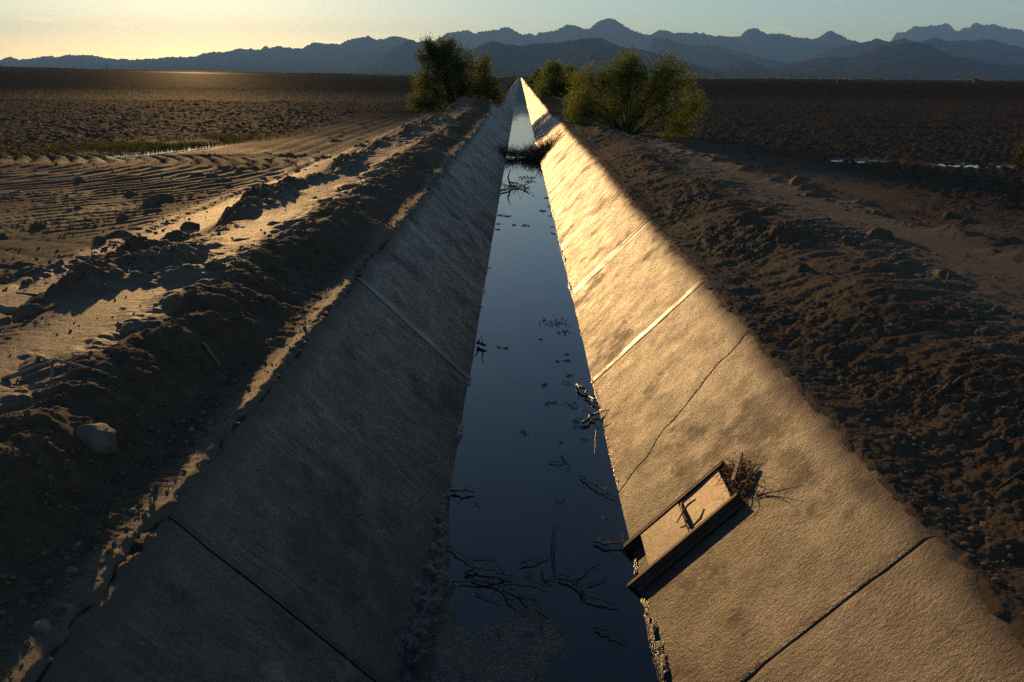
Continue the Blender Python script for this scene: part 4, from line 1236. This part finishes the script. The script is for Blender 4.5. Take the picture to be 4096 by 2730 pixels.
def shrub(name, label, base, lobes, leaf_l, leaf_w, n_leaf, mat, group=None, wisp=0.0, stems=9, depth=1.0, twig_len=0.35, gap=0.1, seed=1):
    root = empty(name, base)
    tag(root, label, "shrub", group)
    bx, by, bz = base
    L = np.array([(bx + x, by + dy, bz + z, r) for x, z, r, dy in lobes])
    w = L[:, 3] ** 1.7; w /= w.sum()
    n_tw = max(40, n_leaf // 26)
    pick = nrg.choice(len(L), n_tw, p=w)
    u = nrg.normal(size=(n_tw, 3)); u /= np.linalg.norm(u, axis=1, keepdims=True)
    rad = nrg.random(n_tw) ** 0.45
    C = L[pick, :3] + u * (L[pick, 3] * rad)[:, None] * np.array([1.0, depth, 1.0])
    keep = fbm(C[:, 0] * 2.2 + seed * 7, C[:, 2] * 2.2 + C[:, 1] * 1.1, 3, 600 + seed) > -0.42 + gap
    keep &= C[:, 2] > bz + 0.02
    C = C[keep]; u = u[keep]; n_tw = len(C)
    dirs = u * 0.7 + np.array([0, 0, 0.55]) + nrg.normal(size=(n_tw, 3)) * 0.35
    dirs += (C - np.array([bx, by, bz + 0.3])) * 0.25
    dirs /= np.linalg.norm(dirs, axis=1, keepdims=True)
    per = max(8, n_leaf // n_tw)
    tpar = nrg.random((n_tw, per)) - 0.35
    spread = (0.10 + 0.10 * wisp) * twig_len / 0.35
    P = C[:, None, :] + dirs[:, None, :] * (tpar * twig_len * 2)[:, :, None] + nrg.normal(size=(n_tw, per, 3)) * spread * (1 - wisp * 0.6)
    P[:, :, 2] -= wisp * 0.05 * (tpar * 2) ** 2
    Dl = dirs[:, None, :] * (0.4 + 0.9 * wisp) + nrg.normal(size=(n_tw, per, 3)) * (0.8 - 0.45 * wisp) + np.array([0, 0, -0.15])
    tn = np.clip(0.45 + 0.45 * fbm(C[:, 0] * 1.1, C[:, 2] * 1.3, 2, 650 + seed), 0, 1)
    tone = np.clip(tn[:, None] + nrg.normal(size=(n_tw, per)) * 0.18, 0, 1).reshape(-1)
    P = P.reshape(-1, 3); Dl = Dl.reshape(-1, 3)
    ok = P[:, 2] > bz - 0.05
    foliage("crown", P[ok], Dl[ok], leaf_l, leaf_w, mat, root, base, tone[ok])
    # stems and limbs, rooted together and reaching into the lobes
    V, F = [], []
    order = sorted(range(len(L)), key=lambda k: -L[k, 3])
    hmax = max(l[2] for l in L) - bz
    for k in order:
        p0 = Vector((bx + rng.uniform(-0.35, 0.35) * hmax * 0.25, by + rng.uniform(-0.3, 0.3), bz - 0.1))
        p1 = Vector(L[k, :3])
        m1 = p0.lerp(p1, 0.45) + Vector((rng.uniform(-0.2, 0.2), rng.uniform(-0.2, 0.2), 0.12 * hmax * rng.uniform(0.2, 1)))
        r0 = 0.02 + 0.018 * hmax * 0.6
        tube_geo([p0, p0.lerp(m1, 0.5) + Vector((rng.uniform(-0.06, 0.06), 0, 0)), m1, m1.lerp(p1, 0.6), p1], [r0, r0 * 0.8, r0 * 0.6, r0 * 0.4, r0 * 0.2], 6, V, F)
        for j in range(stems):
            d = Vector((rng.gauss(0, 1), rng.gauss(0, 1), rng.gauss(0.5, 0.8)))
            strand(p1.lerp(m1, rng.uniform(0, 0.5)), d, L[k, 3] * rng.uniform(0.7, 1.25), rng.uniform(-0.8, 0.8), r0 * 0.22, V, F, 4, 5)
    mesh_obj("trunk", V, F, M_BARK, root, base, smooth=True)
    return root


k_ = 0.00318
LA = [(750, 330, 190), (930, 220, 100), (560, 220, 100), (430, 430, 85), (1230, 480, 170), (1000, 560, 260), (1500, 640, 190), (700, 640, 290), (1200, 800, 320), (460, 900, 210),
      (700, 1080, 320), (1100, 1080, 290), (1700, 960, 190), (1800, 1120, 150), (320, 1260, 160), (1480, 980, 230), (560, 1230, 200), (880, 380, 180), (1080, 260, 60), (1600, 500, 70), (640, 420, 180)]
shrub("leafy_shrub", "tall dark leafy shrub on the left bank against the hills", (-3.85, 54.0, 0.42),
      [((x - 1050) * k_, (1400 - y) * k_, r * k_, rng.uniform(-0.5, 0.5)) for x, y, r in LA], 0.085, 0.025, 52000, M_LEAF_A, stems=8, twig_len=0.30, gap=0.04, seed=1)
k_ = 0.00295
LB = [(870, 310, 100), (800, 480, 170), (1030, 330, 75), (1350, 130, 90), (1250, 280, 150), (1440, 240, 130), (1700, 220, 130), (1860, 190, 95), (1970, 330, 70), (1000, 560, 240), (1300, 500, 230),
      (1600, 430, 200), (790, 690, 150), (1100, 740, 220), (1500, 680, 240), (1800, 620, 200), (2040, 580, 140), (2000, 790, 170), (1800, 880, 170), (1300, 820, 180), (1960, 1010, 110), (790, 830, 90),
      (720, 560, 80), (1780, 330, 120), (1330, 240, 120)]
shrub("feathery_shrub", "wide feathery green shrub beside the right bank, nearest of the right-hand shrubs", (3.85, 33.0, 0.42),
      [((x - 1320) * k_, (985 - y) * k_, r * k_, rng.uniform(-0.6, 0.6)) for x, y, r in LB], 0.13, 0.010, 40000, M_LEAF_B, wisp=0.85, stems=12, twig_len=0.38, gap=0.22, seed=2)
k_ = 0.0070
LC = [(430, 290, 80), (380, 400, 110), (560, 370, 110), (460, 470, 140), (600, 490, 120), (330, 500, 70), (520, 560, 110), (640, 400, 60), (480, 250, 40)]
shrub("bushy_shrub", "rounded dark green shrub behind the nearest right-hand shrub", (2.75, 73.0, 0.5),
      [((x - 460) * k_, (630 - y) * k_, r * k_, rng.uniform(-0.5, 0.5)) for x, y, r in LC], 0.13, 0.03, 16000, M_LEAF_B, group=None, wisp=0.3, stems=6, twig_len=0.3, gap=0.0, seed=3)
shrub("bushy_shrub", "narrow shrub whose tip shows above the gap between the right-hand shrubs", (4.3, 76.0, 0.5),
      [(0, 1.9, 0.55, 0), (0.1, 1.2, 0.8, 0.2), (-0.2, 2.4, 0.3, 0), (0.5, 1.0, 0.7, 0)], 0.13, 0.03, 6000, M_LEAF_B, wisp=0.3, stems=6, seed=4)
shrub("bushy_shrub", "small far shrub crowding the right lip near the canal's vanishing end", (2.9, 150.0, 0.5),
      [(0, 1.6, 0.9, 0), (-0.8, 1.0, 0.9, 0), (0.9, 1.0, 1.0, 0.3), (0.1, 2.3, 0.5, 0), (1.8, 0.8, 0.7, 0)], 0.25, 0.07, 3500, M_LEAF_B, wisp=0.2, stems=4, seed=5)
for k, (x, y, s, lab) in enumerate([(149, 425, 1.0, "small round bush far out in the right-hand field, left of two"), (275, 550, 1.6, "broad low bush far out in the right-hand field, near the frame's edge"),
                                    (122, 451, 0.65, "tiny far bush at the right-hand field's edge, just right of the feathery shrub"), (-548, 952, 3.0, "dark bush on the far left levee against the hills"),
                                    (-590, 952, 1.8, "smaller bush on the far levee at the left edge of the view")]):
    shrub("distant_bush", lab, (x, y, ground_at(x, y)), [(0, 0.9 * s, 0.9 * s, 0), (-0.7 * s, 0.6 * s, 0.7 * s, 0), (0.8 * s, 0.6 * s, 0.75 * s, 0.2), (0.2 * s, 1.5 * s, 0.5 * s, 0)],
          0.35 * s, 0.12 * s, 700, M_LEAF_B, wisp=0.0, stems=2, twig_len=0.5 * s, gap=-0.3, seed=10 + k)

# low scrub along the far levee: too far off and too many to count
nn_ = 5200
sx_ = nrg.uniform(-900, 900, nn_); sy_ = nrg.uniform(930, 1120, nn_)
sel = np.abs(sx_) > 16
sx_, sy_ = sx_[sel], sy_[sel]
gz_ = ground_height(sx_[None, :], sy_[None, :])[0]
P = np.stack([np.repeat(sx_, 9), np.repeat(sy_, 9), np.repeat(gz_[0], 9)], 1) + nrg.normal(size=(len(sx_) * 9, 3)) * np.array([0.8, 0.5, 0.3]) + np.array([0, 0, 0.35])
o = foliage("levee_scrub", P, nrg.normal(size=P.shape) + np.array([0, 0, 0.5]), 0.7, 0.25, M_LEAF_B, None, (0, 960, 0), nrg.random(len(P)))
tag(o, "low dark scrub growing along the far levee", "scrub", kind="stuff")

# far poles
for x, y, h, lab in ((-432, 950, 5.0, "short pole standing on the far levee left of centre"), (-5.5, 880, 8.0, "thin tall pole beyond the far end of the canal")):
    z = ground_at(x, y)
    V, F = tube_geo([(x, y, z - 0.5), (x, y, z + h)], [0.28, 0.2], 8)
    box_geo((x, y, z + h * 0.93), (1.0, 0, 0), (0, 0.1, 0), (0, 0, 0.12), V, F)
    o = mesh_obj("utility_pole", V, F, M_POLE, None, (x, y, z))
    tag(o, lab, "pole")

# ------------------------------------------------------------------ weeds and grass
n = 7000
gx_ = nrg.normal(-10.9, 1.3, n); gy_ = 26.9 + (gx_ + 10.9) * 0.9 + nrg.normal(0, 1.5, n)
sel = (fbm(gx_ * 0.7, gy_ * 0.7, 3, 701) > -0.15) & ((gx_ + 9.9) * 0.9 - (gy_ - 25.2) * 0.35 < -0.25)
gx_, gy_ = gx_[sel], gy_[sel]
gz_ = ground_height(gx_[None, :], gy_[None, :])[0]
P = np.stack([gx_, gy_, gz_[0] - 0.01], 1)
D_ = nrg.normal(size=P.shape) * 0.45 + np.array([0, 0, 1.0])
o = foliage("grass", P, D_, 0.12, 0.010, M_GRASS, None, (-10.9, 27, 0.4), nrg.random(len(P)))
tag(o, "patch of short green grass beside the wet streak in the left field", "grass", kind="stuff")


def weed(x, y, h, label, seed):
    z = ground_at(x, y)
    root = empty("weed", (x, y, z))
    tag(root, label, "weed")
    V, F = [], []; C = []; Dd = []
    for k in range(5):
        pts = strand((x + rng.uniform(-0.03, 0.03), y, z - 0.02), (rng.uniform(-0.25, 0.25), rng.uniform(-0.25, 0.25), 1), h * rng.uniform(0.6, 1.0), 0.4, 0.006, V, F, 5, 7)
        for p in pts[2:]:
            for j in range(7):
                C.append(tuple(p)); Dd.append((rng.gauss(0, 1), rng.gauss(0, 1), rng.gauss(0.4, 0.5)))
    mesh_obj("stem", V, F, M_DRY, root, (x, y, z))
    foliage("leaf_cluster", np.array(C), np.array(Dd), 0.10, 0.014, M_GRASS, root, (x, y, z), nrg.random(len(C)))


weed(12.1, 21.7, 0.75, "spindly yellow weed standing by the puddle in the right-hand field", 1)
